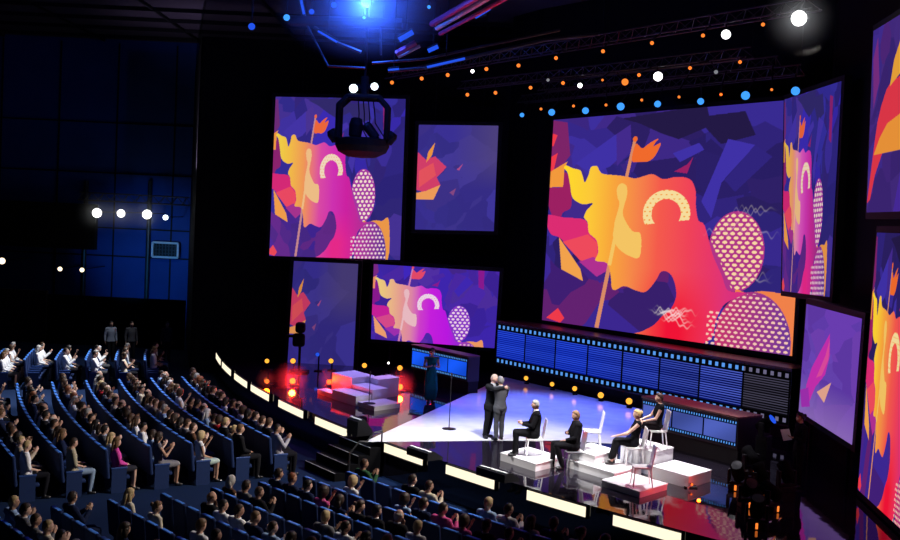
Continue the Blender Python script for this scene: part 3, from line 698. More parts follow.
def body_soup(J, female, fine):
    bm = NB(); f = female
    P, C, N = J['pelvis'], J['chest'], J['neck']
    R = (J['shoulder'][1] - J['shoulder'][0]).normalized(); Rh = (J['hip'][1] - J['hip'][0]).normalized()
    up = (C - P).normalized(); fw = up.cross(R).normalized()
    if fw.dot(J['fwd']) < 0: fw = -fw
    Rw = (R + Rh).normalized(); up2 = (N - C).normalized()
    b = 0.02 if f else 0.0
    loft(bm, [(P - up * 0.10, Rh, fw, 0.10, 0.09), (P - up * 0.04, Rh, fw, 0.165 if not f else 0.172, 0.118), (P + up * 0.05, Rh, fw, 0.160 if not f else 0.165, 0.112),
              (P.lerp(C, 0.48), Rw, fw, 0.142 if not f else 0.122, 0.105 if not f else 0.090), (P.lerp(C, 0.8) + fw * b, R, fw, 0.158 if not f else 0.138, 0.112 + b * 0.7),
              (C + up * 0.03 + fw * b * 0.6, R, fw, 0.172 if not f else 0.150, 0.112 + b * 0.4), (C.lerp(N, 0.55), R, fw, 0.165 if not f else 0.142, 0.092),
              (C.lerp(N, 0.86), R, fw, 0.105 if not f else 0.090, 0.070), (N + up2 * 0.01, R, fw, 0.058, 0.055)], 22)
    hb = J['head'] + J['head_rot'] @ V3((0, -0.018, -0.06))
    tube(bm, N - up2 * 0.05, hb, 0.060 if not f else 0.052, 0.054 if not f else 0.046, 14)
    add_head(bm, J, f)
    k = 0.9 if f else 1.0
    for s in (0, 1):
        sh, el, wr = J['shoulder'][s], J['elbow'][s], J['wrist'][s]
        tube(bm, N - up2 * 0.06, sh, 0.060 * k, 0.058 * k, 12); ball(bm, sh, (0.060 * k,) * 3)
        tube(bm, sh, el, 0.056 * k, 0.043 * k, 12); ball(bm, el, (0.043 * k,) * 3); tube(bm, el, wr, 0.043 * k, 0.027 * k, 12); ball(bm, wr, (0.027 * k,) * 3, 10, 8)
        add_hand(bm, wr, J['hand'][s], J['palm'][s], -1 if s == 0 else 1, J['curl'][s], fine)
        hp, kn, an, to = J['hip'][s], J['knee'][s], J['ankle'][s], J['toe'][s]
        ball(bm, hp, (0.092,) * 3); tube(bm, hp, kn, 0.092, 0.060 * k, 14); ball(bm, kn, (0.060 * k,) * 3)
        cf = kn.lerp(an, 0.32); tube(bm, kn, cf, 0.056 * k, 0.057 * k, 12); tube(bm, cf, an, 0.057 * k, 0.037 * k, 12); ball(bm, an, (0.042,) * 3)
        tdir = (to - an); tdir.z = 0; tdir.normalize(); heel = V3((an.x, an.y, to.z)) - tdir * 0.045
        side = V3((tdir.y, -tdir.x, 0))
        loft(bm, [(heel + V3((0, 0, 0.005)), side, V3((0, 0, 1)), 0.025, 0.028), (heel + tdir * 0.06, side, V3((0, 0, 1)), 0.038, 0.036), (to - tdir * 0.06, side, V3((0, 0, 1)), 0.046, 0.034), (to, side, V3((0, 0, 1)), 0.03, 0.024)], 12)
        tube(bm, an, heel + tdir * 0.05, 0.042, 0.036, 12)
    bmesh.ops.triangulate(bm, faces=bm.faces[:]); bmesh.ops.recalc_face_normals(bm, faces=bm.faces[:])
    return bm
def remesh(bm, vox, smooth=4):
    me = bpy.data.meshes.new('tmp'); bm.to_mesh(me); bm.free()
    o = bpy.data.objects.new('tmp', me); COL.objects.link(o)
    m = o.modifiers.new('r', 'REMESH'); m.mode = 'VOXEL'; m.voxel_size = vox
    s = o.modifiers.new('s', 'SMOOTH'); s.factor = 0.5; s.iterations = smooth
    dg = bpy.context.evaluated_depsgraph_get(); dg.update()
    r = bpy.data.meshes.new_from_object(o.evaluated_get(dg))
    bpy.data.objects.remove(o); bpy.data.meshes.remove(me)
    return r
def arrays(me):
    n = len(me.vertices); co = np.empty(n * 3); me.vertices.foreach_get('co', co)
    no = np.empty(n * 3); me.vertices.foreach_get('normal', no)
    return co.reshape(-1, 3), no.reshape(-1, 3), [tuple(p.vertices) for p in me.polygons]
def classify(pts, B):
    best = np.full(len(pts), 1e9); lab = np.zeros(len(pts), int); labs = []
    for lb, a, c, ra, rb in B:
        if lb not in labs: labs.append(lb)
        d = c - a; t = np.clip(((pts - a) @ d) / max(d @ d, 1e-9), 0, 1)
        q = np.linalg.norm(pts - (a + t[:, None] * d), axis=1) - (ra + (rb - ra) * t)
        m = q < best; best[m] = q[m]; lab[m] = labs.index(lb)
    return np.array([labs[i] for i in lab])
def shell_mesh(name, co, no, faces, keep, off):
    """garment: the chosen faces of the body moved outward, hems turned in"""
    idx = {}; vs = []; fs = []; edges = {}
    for i in np.nonzero(keep)[0]:
        f = faces[i]; out = []
        for v in f:
            if v not in idx: idx[v] = len(vs); vs.append(co[v] + no[v] * (off[v] if hasattr(off, '__len__') else off))
            out.append(idx[v])
        fs.append(tuple(out))
        for a, b in zip(f, f[1:] + f[:1]):
            if (b, a) in edges: edges[(b, a)] = None
            elif (a, b) not in edges: edges[(a, b)] = 1
    inner = {}
    for (a, b), k in edges.items():
        if k is None: continue
        for v in (a, b):
            if v not in inner: inner[v] = len(vs); vs.append(co[v] - no[v] * 0.006)
        fs.append((idx[b], idx[a], inner[a], inner[b]))
    me = bpy.data.meshes.new(name); me.from_pydata([tuple(v) for v in vs], [], fs); me.update()
    for p in me.polygons: p.use_smooth = True
    return me
def hull_mesh(name, pts, vox=0.02, pts2=None, smooth=4):
    bm = NB()
    for group in ([pts] if pts2 is None else [pts, pts2]):
        vs = [bm.verts.new(tuple(p)) for p in group[::max(1, len(group) // 500)]]
        r = bmesh.ops.convex_hull(bm, input=vs)
        junk = list({v for v in r['geom_interior'] if isinstance(v, bmesh.types.BMVert)} | {v for v in r['geom_unused'] if isinstance(v, bmesh.types.BMVert)})
        bmesh.ops.delete(bm, geom=junk, context='VERTS')
    me = remesh(bm, vox, smooth); me.name = name
    for p in me.polygons: p.use_smooth = True
    return me
def hair_mesh(J, style, female):
    M, c = hframe(J); bm = NB()
    r = bmesh.ops.create_uvsphere(bm, u_segments=30, v_segments=22, radius=1.0)
    thick = {'short': 0.014, 'crop': 0.008, 'fringe': 0.010, 'bob': 0.026, 'long': 0.024, 'bun': 0.016, 'curly': 0.036}[style]
    kill = []
    for v in r['verts']:
        d = v.co.normalized()
        thr = 0.36 + 0.40 * (d.y - 0.22) if d.y > 0.22 else (-0.02 if d.y > -0.15 else -0.05 - 0.62 * min(1.0, (-0.15 - d.y) / 0.4))
        if style in ('bob', 'long', 'curly'): thr = min(thr, -0.55 + 1.0 * max(d.y, -0.2)) if d.y < 0.5 else thr
        ok = d.z > thr
        if style == 'fringe': ok = ok and d.z < 0.42 and d.y < 0.45
        lump = 0.006 * math.sin(17 * d.x + 3) * math.sin(13 * d.y) * math.sin(15 * d.z + 1) if style != 'crop' else 0
        base = head_surface(d, female); v.co = base + d * (thick * (1.25 if d.z > 0.5 and style != 'fringe' else 1.0) + lump)
        if not ok: kill.append(v)
    bmesh.ops.delete(bm, geom=kill, context='VERTS')
    ret = bmesh.ops.extrude_face_region(bm, geom=bm.faces[:])
    for e in [e for e in ret['geom'] if isinstance(e, bmesh.types.BMVert)]: e.co = e.co * 0.86
    bmesh.ops.recalc_face_normals(bm, faces=bm.faces[:])
    up = V3((0, 0, 1))
    if style == 'long':
        loft(bm, [(V3((0, -0.075, 0.03)), (1, 0, 0), (0, 1, 0), 0.085, 0.05), (V3((0, -0.095, -0.08)), (1, 0, 0), (0, 1, 0), 0.092, 0.040), (V3((0, -0.11, -0.19)), (1, 0, 0), (0, 1, 0), 0.085, 0.034), (V3((0, -0.115, -0.28)), (1, 0, 0), (0, 1, 0), 0.05, 0.02)], 14)
        for s in (-1, 1): loft(bm, [(V3((s * 0.078, 0.0, 0.05)), (1, 0, 0), (0, 1, 0), 0.02, 0.05), (V3((s * 0.085, -0.01, -0.09)), (1, 0, 0), (0, 1, 0), 0.022, 0.045), (V3((s * 0.075, -0.02, -0.2)), (1, 0, 0), (0, 1, 0), 0.012, 0.03)], 10)
    if style == 'bob':
        loft(bm, [(V3((0, -0.07, 0.02)), (1, 0, 0), (0, 1, 0), 0.088, 0.055), (V3((0, -0.07, -0.12)), (1, 0, 0), (0, 1, 0), 0.09, 0.045), (V3((0, -0.06, -0.14)), (1, 0, 0), (0, 1, 0), 0.07, 0.03)], 14)
    if style == 'bun': ball(bm, V3((0, -0.115, 0.055)), (0.045, 0.04, 0.045))
    for v in bm.verts: v.co = c + M @ v.co
    me = bpy.data.meshes.new('hair'); bm.to_mesh(me); bm.free()
    for p in me.polygons: p.use_smooth = True
    return me
def collar_V(cen, J, width=0.055, deep=0.26):
    """face centres inside the shirt opening of a jacket"""
    N = J['neck']; R = (J['shoulder'][1] - J['shoulder'][0]).normalized(); up = (J['neck'] - J['pelvis']).normalized(); fw = J['fwd']
    rel = cen - np.array(N); x = rel @ np.array(R); z = rel @ np.array(up); y = rel @ np.array(fw)
    return (np.abs(x) < width * np.clip((z + deep) / deep, 0, 1.15)) & (y > 0.0) & (z < 0.06)
def make_person(J, female=False, vox=0.013, hair='short', outfit='suit', smooth=4):
    """returns {part: (mesh, material)}; part 'person' is the body"""
    me = remesh(body_soup(J, female, vox < 0.01), vox, smooth); me.name = 'person'
    co, no, faces = arrays(me); cen = np.array([co[list(f)].mean(0) for f in faces]); B = bones_of(J, female)
    lab = classify(cen, B); vl = classify(co, B)
    for p in me.polygons: p.use_smooth = True
    for m in (M_SKIN, M_EYE, M_LIP): me.materials.append(m)
    Mi = np.array(J['head_rot'].transposed()); h = (cen - np.array(J['head'])) @ Mi.T
    eye = ((np.abs(np.abs(h[:, 0]) - 0.030) < 0.011) & (np.abs(h[:, 2] - 0.012) < 0.007) & (h[:, 1] > 0.06))
    lip = (np.abs(h[:, 0]) < 0.022) & (np.abs(h[:, 2] + 0.058) < 0.008) & (h[:, 1] > 0.07)
    mi = np.where(eye, 1, np.where(lip, 2, 0)).astype(np.int32); me.polygons.foreach_set('material_index', mi)
    out = {'person': (me, None)}
    isin = lambda *a: np.isin(lab, a)
    hipv = np.isin(vl, ['hip', 'torso']); n = len(co)
    if hair: out['hair'] = (hair_mesh(J, hair, female), M_HAIR)
    if outfit == 'suit':
        V = collar_V(cen, J)
        sh = (isin('torso') & V) | ((lab == 'neck') & (((cen - np.array(J['neck'])) @ np.array((J['neck'] - J['chest']).normalized())) < 0.035))
        out['shirt'] = (shell_mesh('shirt', co, no, faces, sh, 0.010), M_CLOTH)
        low = isin('hip') | (isin('thigh') & (np.linalg.norm(cen - np.array(J['pelvis']), axis=1) < 0.21))
        off = np.where(np.isin(vl, ['farm', 'uarm']), 0.017, 0.024) + np.where(np.isin(vl, ['hip', 'thigh']), 0.006, 0)
        out['jacket'] = (shell_mesh('jacket', co, no, faces, (isin('torso', 'uarm', 'farm') & ~(isin('torso') & V)) | low, off), M_CLOTH)
    elif outfit in ('shirt', 'tee', 'blouse', 'top'):
        sl = {'shirt': ('uarm', 'farm'), 'blouse': ('uarm', 'farm'), 'tee': ('uarm',), 'top': ()}[outfit]
        low = isin('hip') & (((cen - np.array(J['pelvis'])) @ np.array((J['chest'] - J['pelvis']).normalized())) > -0.03)
        out['shirt'] = (shell_mesh('shirt', co, no, faces, isin('torso', *sl) | low, 0.016), M_CLOTH)
    if outfit in ('suit', 'shirt', 'tee'):
        out['trousers'] = (shell_mesh('trousers', co, no, faces, isin('hip', 'thigh', 'shin'), np.where(vl == 'shin', 0.018, 0.013)), M_CLOTH)
    if outfit in ('blouse', 'top'):
        th = np.isin(vl, ['thigh', 'hip']); out['skirt'] = (hull_mesh('skirt', (co + no * 0.018)[th], 0.025), M_CLOTH)
    if outfit in ('dress', 'gown', 'shortdress'):
        up = np.array((J['neck'] - J['chest']).normalized()); z = (cen - np.array(J['neck'])) @ up
        keep = (isin('torso') & (z < (-0.035 if outfit == 'gown' else 0.0))) | isin('hip')
        if outfit == 'shortdress': keep |= isin('uarm') & (np.linalg.norm(cen - np.array(J['shoulder'][0]), axis=1) < 0.1) | isin('uarm') & (np.linalg.norm(cen - np.array(J['shoulder'][1]), axis=1) < 0.1)
        out['bodice'] = (shell_mesh('bodice', co, no, faces, keep, 0.013), M_CLOTH)
        th = np.isin(vl, ['thigh', 'hip']); P = (co + no * 0.016)
        if outfit == 'shortdress':
            k = th & (np.linalg.norm(co - np.array(J['pelvis']), axis=1) < 0.40); out['skirt'] = (hull_mesh('skirt', P[k], 0.02), M_CLOTH)
        elif outfit == 'dress':
            sn = (vl == 'shin') & (co[:, 2] > J['ankle'][0].z + 0.05); low_ = np.clip((J['knee'][0].z - P[:, 2]) / 0.35, 0, 1)[:, None]; cxy = P[sn][:, :2].mean(0); P[:, :2] = np.where(sn[:, None], cxy + (P[:, :2] - cxy) * (1 + 0.55 * low_), P[:, :2]); kn = (vl == 'thigh') & (np.linalg.norm(co - np.array(J['pelvis']), axis=1) > 0.38)
            out['skirt'] = (hull_mesh('skirt', P[th], 0.022, np.vstack([P[sn], P[kn]])), M_CLOTH)
        else:
            sn = (vl == 'shin'); fl = co[sn].copy(); fl[:, :2] = fl[:, :2].mean(0) + (fl[:, :2] - fl[:, :2].mean(0)) * 1.9
            out['skirt'] = (hull_mesh('skirt', np.vstack([P[th], fl]), 0.022), M_CLOTH)
    mid = (np.array(J['ankle'][0]) + np.array(J['ankle'][1])) / 2; ax = np.array(J['ankle'][1]) - np.array(J['ankle'][0])
    sd = (cen - mid) @ ax
    out['shoe'] = (shell_mesh('shoe', co, no, faces, (lab == 'foot') & (sd < 0), 0.008), M_SHOE)
    out['shoe '] = (shell_mesh('shoe', co, no, faces, (lab == 'foot') & (sd >= 0), 0.008), M_SHOE)
    return out
def mk(**k): return k
def seated(lean=0.0, yaw=0.0, pitch=0.0, arms='lap', seat=0.45, knee=0.11, turn=0.0, foot=(0.44, 0.44), roll=0.0, h=1.0):
    """joints of a seated figure, hip point over the origin, facing +y"""
    z = seat + 0.095
    P = V3((0, 0, z)); C = V3((0, -0.06 + 0.36 * math.sin(lean), z + 0.36 * math.cos(lean))); N = V3((0, C.y - 0.02 + 0.19 * math.sin(lean), C.z + 0.19 * math.cos(lean)))
    T = Matrix.Rotation(turn, 3, 'Z')
    Rm = Matrix.Rotation(yaw, 3, 'Z') @ Matrix.Rotation(pitch, 3, 'X') @ Matrix.Rotation(roll, 3, 'Y')
    H = N + V3((0, 0.02, 0.045)) + Rm @ V3((0, 0.012, 0.105))
    sh = [N + T @ V3((s * 0.185, -0.005, -0.055)) for s in (-1, 1)]
    J = dict(pelvis=P, chest=C, neck=N, head=H, head_rot=Rm, shoulder=sh, hip=[V3((s * 0.086, 0.02, z - 0.01)) for s in (-1, 1)],
             knee=[V3((s * knee, 0.46, z + 0.0)) for s in (-1, 1)], ankle=[V3((s * knee, f, 0.09)) for s, f in zip((-1, 1), foot)], fwd=V3((0, 1, 0)))
    J['toe'] = [a + V3((0.02 * s, 0.15, -0.056)) for s, a in zip((-1, 1), J['ankle'])]
    el, wr, hd, pl, cu = [], [], [], [], []
    for k, s in enumerate((-1, 1)):
        mode = arms if isinstance(arms, str) else arms[k]
        if mode == 'lap': e, w_, d, p = V3((s * 0.215, 0.02, z + 0.20)), V3((s * 0.10, 0.24, z + 0.12)), V3((-s * 0.6, 0.7, -0.1)), V3((0, -0.1, -1)); c = 0.3
        elif mode == 'clap': e, w_, d, p = V3((s * 0.215, 0.10, z + 0.24)), V3((s * 0.07, 0.30, z + 0.42)), V3((-s * 0.25, 0.45, 0.8)), V3((-s, 0, 0.1)); c = 0.15
        elif mode == 'chin': e, w_, d, p = V3((s * 0.19, 0.20, z + 0.22)), V3((s * 0.07, H.y + 0.06, N.z - 0.02)), V3((-s * 0.2, 0.1, 1)), V3((0, -1, 0.2)); c = 0.9
        elif mode == 'knee': e, w_, d, p = V3((s * 0.25, 0.10, z + 0.20)), V3((s * 0.15, 0.34, z + 0.125)), V3((0, 0.9, -0.2)), V3((0, 0, -1)); c = 0.25
        elif mode == 'phone': e, w_, d, p = V3((s * 0.21, 0.14, z + 0.26)), V3((s * 0.08, 0.30, N.z + 0.02)), V3((-s * 0.1, 0.3, 0.9)), V3((-s, -0.2, 0)); c = 0.7
        elif mode == 'rest': e, w_, d, p = V3((s * 0.22, 0.0, z + 0.19)), V3((s * 0.20, 0.25, z + 0.16)), V3((0, 1, -0.05)), V3((0, 0, -1)); c = 0.3
        elif mode == 'fold': e, w_, d, p = V3((s * 0.24, 0.06, z + 0.24)), V3((-s * 0.02, 0.20, z + 0.27 + 0.02 * s)), V3((-s, 0.15, 0.05)), V3((0, -1, 0)); c = 0.4
        elif mode == 'reach': e, w_, d, p = V3((s * 0.24, 0.20, z + 0.25)), V3((s * 0.17, 0.47, z + 0.17)), V3((0, 1, -0.15)), V3((0, 0, -1)); c = 0.25
        el.append(e); wr.append(w_); hd.append(d.normalized()); pl.append(p); cu.append(c)
    J.update(elbow=el, wrist=wr, hand=hd, palm=pl, curl=cu)
    return J
def standing(yaw=0.0, pitch=0.0, lean=V3((0, 0, 0)), feet=((-0.11, 0.0), (0.11, 0.0)), arms='side', toe_out=0.05, roll=0.0):
    z = 0.93; P = V3((0, 0, z)) + lean * 0.5; C = P + V3((0, -0.01, 0.37)) + lean * 0.3; N = C + V3((0, -0.015, 0.20)) + lean * 0.2
    Rm = Matrix.Rotation(yaw, 3, 'Z') @ Matrix.Rotation(pitch, 3, 'X') @ Matrix.Rotation(roll, 3, 'Y')
    H = N + V3((0, 0.02, 0.05)) + Rm @ V3((0, 0.012, 0.105))
    J = dict(pelvis=P, chest=C, neck=N, head=H, head_rot=Rm, shoulder=[N + V3((s * 0.19, -0.005, -0.06)) for s in (-1, 1)],
             hip=[P + V3((s * 0.09, 0, -0.02)) for s in (-1, 1)], ankle=[V3((f[0], f[1], 0.09)) for f in feet], fwd=V3((0, 1, 0)))
    J['knee'] = [h.lerp(a, 0.5) + V3((0, 0.025, 0)) for h, a in zip(J['hip'], J['ankle'])]
    J['toe'] = [a + V3((toe_out * s, 0.15, -0.056)) for s, a in zip((-1, 1), J['ankle'])]
    el, wr, hd, pl, cu = [], [], [], [], []
    for k, s in enumerate((-1, 1)):
        mode = arms if isinstance(arms, str) else arms[k]; S = J['shoulder'][k]
        if mode == 'side': e, w_, d, p, c = S + V3((s * 0.06, -0.02, -0.29)), S + V3((s * 0.07, 0.04, -0.54)), V3((0, 0.15, -1)), V3((-s, 0, 0)), 0.45
        elif mode == 'hold': e, w_, d, p, c = S + V3((s * 0.05, 0.02, -0.28)), S + V3((-s * 0.08, 0.24, -0.24)), V3((-s * 0.5, 0.8, 0.2)), V3((0, -0.3, 1)), 0.6
        elif mode == 'hug_high': e, w_, d, p, c = S + V3((s * 0.03, 0.27, -0.04)), S + V3((-s * 0.20, 0.42, 0.02)), V3((-s * 0.9, 0.15, -0.1)), V3((0, -1, 0)), 0.5
        elif mode == 'hug_low': e, w_, d, p, c = S + V3((s * 0.07, 0.16, -0.22)), S + V3((-s * 0.10, 0.40, -0.20)), V3((-s * 0.9, 0.1, 0.1)), V3((0, -1, 0)), 0.5
        el.append(e); wr.append(w_); hd.append(d.normalized()); pl.append(p); cu.append(c)
    J.update(elbow=el, wrist=wr, hand=hd, palm=pl, curl=cu)
    return J
def place_person(parts, label, loc, rz, colors, group=None, scale=1.0):
    """colors: part -> rgb; the body is the top-level mesh"""
    me, _ = parts['person']
    o = bpy.data.objects.new('person', me); COL.objects.link(o)
    o.location = loc; o.rotation_euler = (0, 0, rz); o.scale = (scale,) * 3
    tag(o, label, 'person', group); o.color = (*colors.get('skin', (0.5, 0.3, 0.22)), 1)
    for k, (m, mt) in parts.items():
        if k == 'person': continue
        if mt is not None and not m.materials: m.materials.append(mt)
        k = k.strip(); c = bpy.data.objects.new(k, m); COL.objects.link(c); c.parent = o
        c.color = (*colors.get(k, (0.02, 0.02, 0.025)), 1)
    return o
# ------------------------------------------------------------------ the audience and its seats
rng = random.Random(11)
def proj(p):
    v = Vector(p) - CAM; d = v.dot(_f)
    return 450 + FOC * v.dot(_r) / d, 270 - FOC * v.dot(_u) / d
M_SEATTOP = mat('seat_top_lit', (0.07, 0.25, 0.80), 0.4, 0.4)  # brighter blue paints in the light that falls on the seat tops
def make_seat():
    t = thing('theatre_seat', 'x', 'seat')
    bm = NB(); box(bm, (0, 0.04, 0.352), (0.44, 0.46, 0.09), bev=0.03); obj('seat', bm, M_SEAT, t)
    bm = NB(); M = Matrix.Translation((0, -0.305, 0.71)) @ Matrix.Rotation(0.10, 4, 'X')
    box(bm, 0, (0.535, 0.09, 0.72), bev=0.035, M=M); obj('backrest', bm, M_SEAT, t)
    bm = NB(); box(bm, (0, -0.342, 1.068), (0.36, 0.075, 0.022), bev=0.009); obj('lit_top_strip', bm, M_SEATTOP, t)  # added strip, its bright blue stands in for light on the backrest top
    for s in (-1, 1):
        bm = NB(); box(bm, (s * 0.255, -0.02, 0.60), (0.05, 0.40, 0.05), bev=0.015); obj('armrest', bm, M_SEATTRIM, t)
    for s in (-1, 1):
        bm = NB(); box(bm, (s * 0.255, -0.02, 0.2875), (0.035, 0.36, 0.575)); obj('side_panel', bm, M_SEAT, t)
    return t
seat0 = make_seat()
VOXA = 0.015
hy = lambda a: math.radians(a)
VAR = []
def var(J, **k):
    for key in ('pelvis', 'chest', 'neck', 'head', 'fwd'):
        if key != 'fwd': J[key] = J[key] + Vector((0, 0, 0.022))
    for key in ('shoulder', 'elbow', 'wrist', 'hip', 'knee'): J[key] = [q + Vector((0, 0, 0.022)) for q in J[key]]
    var_(J, **k)
def var_(*a, **k): VAR.append((make_person(*a, vox=VOXA, smooth=3, **k), k))
var(seated(0.06, hy(-12), hy(-4), 'lap'), hair='short', outfit='suit')
var(seated(0.02, hy(14), hy(-2), 'clap'), hair='short', outfit='suit')
var(seated(0.16, hy(-6), hy(-6), ('lap', 'chin')), hair='fringe', outfit='suit')
var(seated(0.04, hy(-16), hy(0), 'clap'), hair='crop', outfit='shirt')
var(seated(0.10, hy(6), hy(-5), ('rest', 'lap'), foot=(0.52, 0.40)), hair='short', outfit='tee')
var(seated(0.05, hy(-10), hy(-4), 'lap', knee=0.08), female=True, hair='long', outfit='blouse')
var(seated(0.03, hy(12), hy(-2), 'clap', knee=0.08), female=True, hair='bob', outfit='top')
var(seated(0.14, hy(-20), hy(-6), ('chin', 'lap'), knee=0.07), female=True, hair='bun', outfit='blouse')
var(seated(0.06, hy(18), hy(-6), ('phone', 'lap'), knee=0.08), female=True, hair='curly', outfit='top')
POSE = ['with hands in lap', 'clapping', 'with hand at chin', 'clapping', 'with arm on armrest', 'with hands in lap', 'clapping', 'leaning on one hand', 'with raised hand']
HAIRC = [(0.012, 0.008, 0.006), (0.03, 0.016, 0.009), (0.06, 0.03, 0.015), (0.13, 0.07, 0.03), (0.45, 0.33, 0.16), (0.40, 0.38, 0.35), (0.65, 0.63, 0.60), (0.20, 0.06, 0.02)]
HAIRW = [5, 7, 6, 4, 2, 2, 1, 1]
SKINC = [(0.52, 0.31, 0.22), (0.45, 0.26, 0.18), (0.58, 0.37, 0.28), (0.38, 0.21, 0.14)]
TOPS = [('white', (0.75, 0.75, 0.76)), ('black', (0.012, 0.012, 0.014)), ('navy', (0.012, 0.018, 0.05)), ('grey', (0.12, 0.12, 0.13)), ('pale blue', (0.28, 0.40, 0.60)),
        ('beige', (0.42, 0.35, 0.26)), ('pink', (0.55, 0.08, 0.25)), ('red', (0.38, 0.02, 0.03)), ('teal', (0.02, 0.20, 0.22)), ('brown', (0.10, 0.05, 0.03)), ('cream', (0.62, 0.55, 0.42))]
LEGS = [(0.01, 0.01, 0.014), (0.02, 0.03, 0.07), (0.05, 0.05, 0.055), (0.06, 0.10, 0.2), (0.14, 0.11, 0.08)]
def outfit_colors(k, vi, bright):
    r = rng; outfit = VAR[vi][1]['outfit']
    c = {'skin': r.choice(SKINC), 'hair': r.choices(HAIRC, HAIRW)[0]}
    if outfit == 'suit':
        nm, cc = r.choices(TOPS[1:4], [5, 4, 3])[0]; c['jacket'] = cc; c['shirt'] = (0.72, 0.72, 0.74) if r.random() < 0.8 else (0.3, 0.4, 0.6); c['trousers'] = cc; word = nm + ' suit'
    else:
        nm, cc = r.choices(TOPS, [9 if bright else 4, 3, 3, 2, 2, 2, .5, .3, .3, 1, 2])[0]; c['shirt'] = cc; c['trousers'] = r.choice(LEGS); c['skirt'] = r.choice(LEGS[:3] + [cc])
        word = nm + {'shirt': ' shirt', 'tee': ' T-shirt', 'blouse': ' blouse', 'top': ' top'}[outfit]
    c['shoes'] = (0.01, 0.01, 0.01)
    return c, word
NUM = ['zero', 'one', 'two', 'three', 'four', 'five', 'six', 'seven', 'eight', 'nine', 'ten']
ROWN = ['front row', 'second row', 'third row', 'fourth row', 'fifth row', 'sixth row', 'seventh row', 'eighth row', 'ninth row']
FOCUS = Vector((3.0, 33.0, 0))
n_seat = 0; n_person = 0
BLOCKS = [('middle block', 'main aisle', 213.9, -1, 19, range(0, 8), 0.575, 0.92),
          ('near block', 'main aisle', 217.9, 1, 24, range(0, 8), 0.60, 0.64),
          ('far block', 'middle block', 198.9, -1, 6, range(1, 7), 0.575, 0.85)]
first_used = False
SPECIAL = {('middle block', 5, 0): (4, 'beige T-shirt and jeans', dict(shirt=(0.40, 0.36, 0.25), trousers=(0.22, 0.30, 0.42), skin=SKINC[0], hair=HAIRC[1])),
           ('middle block', 4, 0): (5, 'bright pink blouse', dict(shirt=(0.60, 0.06, 0.32), skirt=(0.03, 0.03, 0.04), hair=HAIRC[3])),
           ('middle block', 3, 0): (6, 'grey sleeveless top', dict(shirt=(0.14, 0.13, 0.15), skirt=(0.20, 0.19, 0.20), hair=HAIRC[1])),
           ('middle block', 2, 0): (8, 'white top and pale skirt', dict(shirt=(0.75, 0.75, 0.74), skirt=(0.42, 0.52, 0.46), hair=HAIRC[4])),
           ('middle block', 0, 0): (3, 'pale grey shirt', dict(shirt=(0.35, 0.34, 0.38), trousers=LEGS[0], hair=HAIRC[0])),
           ('near block', 0, 0): (3, 'dark green shirt', dict(shirt=(0.03, 0.09, 0.04), trousers=LEGS[0], hair=HAIRC[2]))}
for bname, ref, a0, sg, ns, rows, pitch, fill in BLOCKS:
    for k in rows:
        R0 = 57.15 + (1.12 if bname == 'near block' else 1.06) * k
        for j in range(ns):
            R = R0; th = a0 + sg * math.degrees((j + 0.5) * pitch / R0)
            if th < 216: R = R0 - 0.06 * max(0.0, 216 - th)
            p = arc(R, th)
            x, y = proj(p + Vector((0, 0, 0.85)))
            x2, y2 = proj(p + Vector((0, 0, 1.3)))
            if x < -9 or x > 905 or y2 > 552: continue
            rz = math.atan2(AC.y - p.y, AC.x - p.x) - PI / 2
            where = '%s row %s, %s from aisle' % (bname, NUM[k + 1], ORD[j + 1])
            person = rng.random() < fill or (bname, k, j) in SPECIAL
            slab = ('occupied' if person else 'empty') + ' blue theatre seat, ' + where
            if y < 560:
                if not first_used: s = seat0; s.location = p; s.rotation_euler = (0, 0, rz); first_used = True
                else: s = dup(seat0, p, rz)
                s['label'] = slab; s['group'] = 'blue theatre seats in curved rows'; n_seat += 1
            if not person: continue
            vi = rng.choice([0, 0, 1, 2, 3, 3, 4, 5, 5, 6, 7, 8])
            bright = bname == 'far block' or (bname == 'middle block' and rng.random() < 0.25)
            if bname == 'far block' and vi in (0, 1, 2) and rng.random() < 0.75: vi = rng.choice([3, 4, 5, 6])
            col, word = outfit_colors(k, vi, bright)
            if bname == 'far block' and VAR[vi][1]['outfit'] != 'suit' and rng.random() < 0.5: col['shirt'] = TOPS[0][1]; word = 'white ' + word.split(' ', 1)[1].replace('blue ', '')
            if (bname, k, j) in SPECIAL:
                vi, word, extra = SPECIAL[(bname, k, j)]; col.update(extra)
            d = FOCUS - p; want = math.atan2(d.y, d.x) - PI / 2; dz = (want - rz + PI) % (2 * PI) - PI
            yaw = max(-0.05, min(0.05, 0.3 * dz)) + rng.uniform(-0.015, 0.015)
            fem = VAR[vi][1].get('female', False)
            lab = 'person in %s %s, %s' % (word, POSE[vi], where)
            if len(lab.replace('-', ' ').split()) > 16: lab = 'person in %s, %s' % (word, where)
            place_person(VAR[vi][0], lab, p + Vector((rng.uniform(-0.004, 0.004), rng.uniform(-0.004, 0.004), 0)), rz + yaw, col, 'audience in the curved rows', (0.95 if fem else 1.0) * rng.uniform(0.97, 1.03))
            n_person += 1
print('SEATS', n_seat, 'AUDIENCE', n_person)
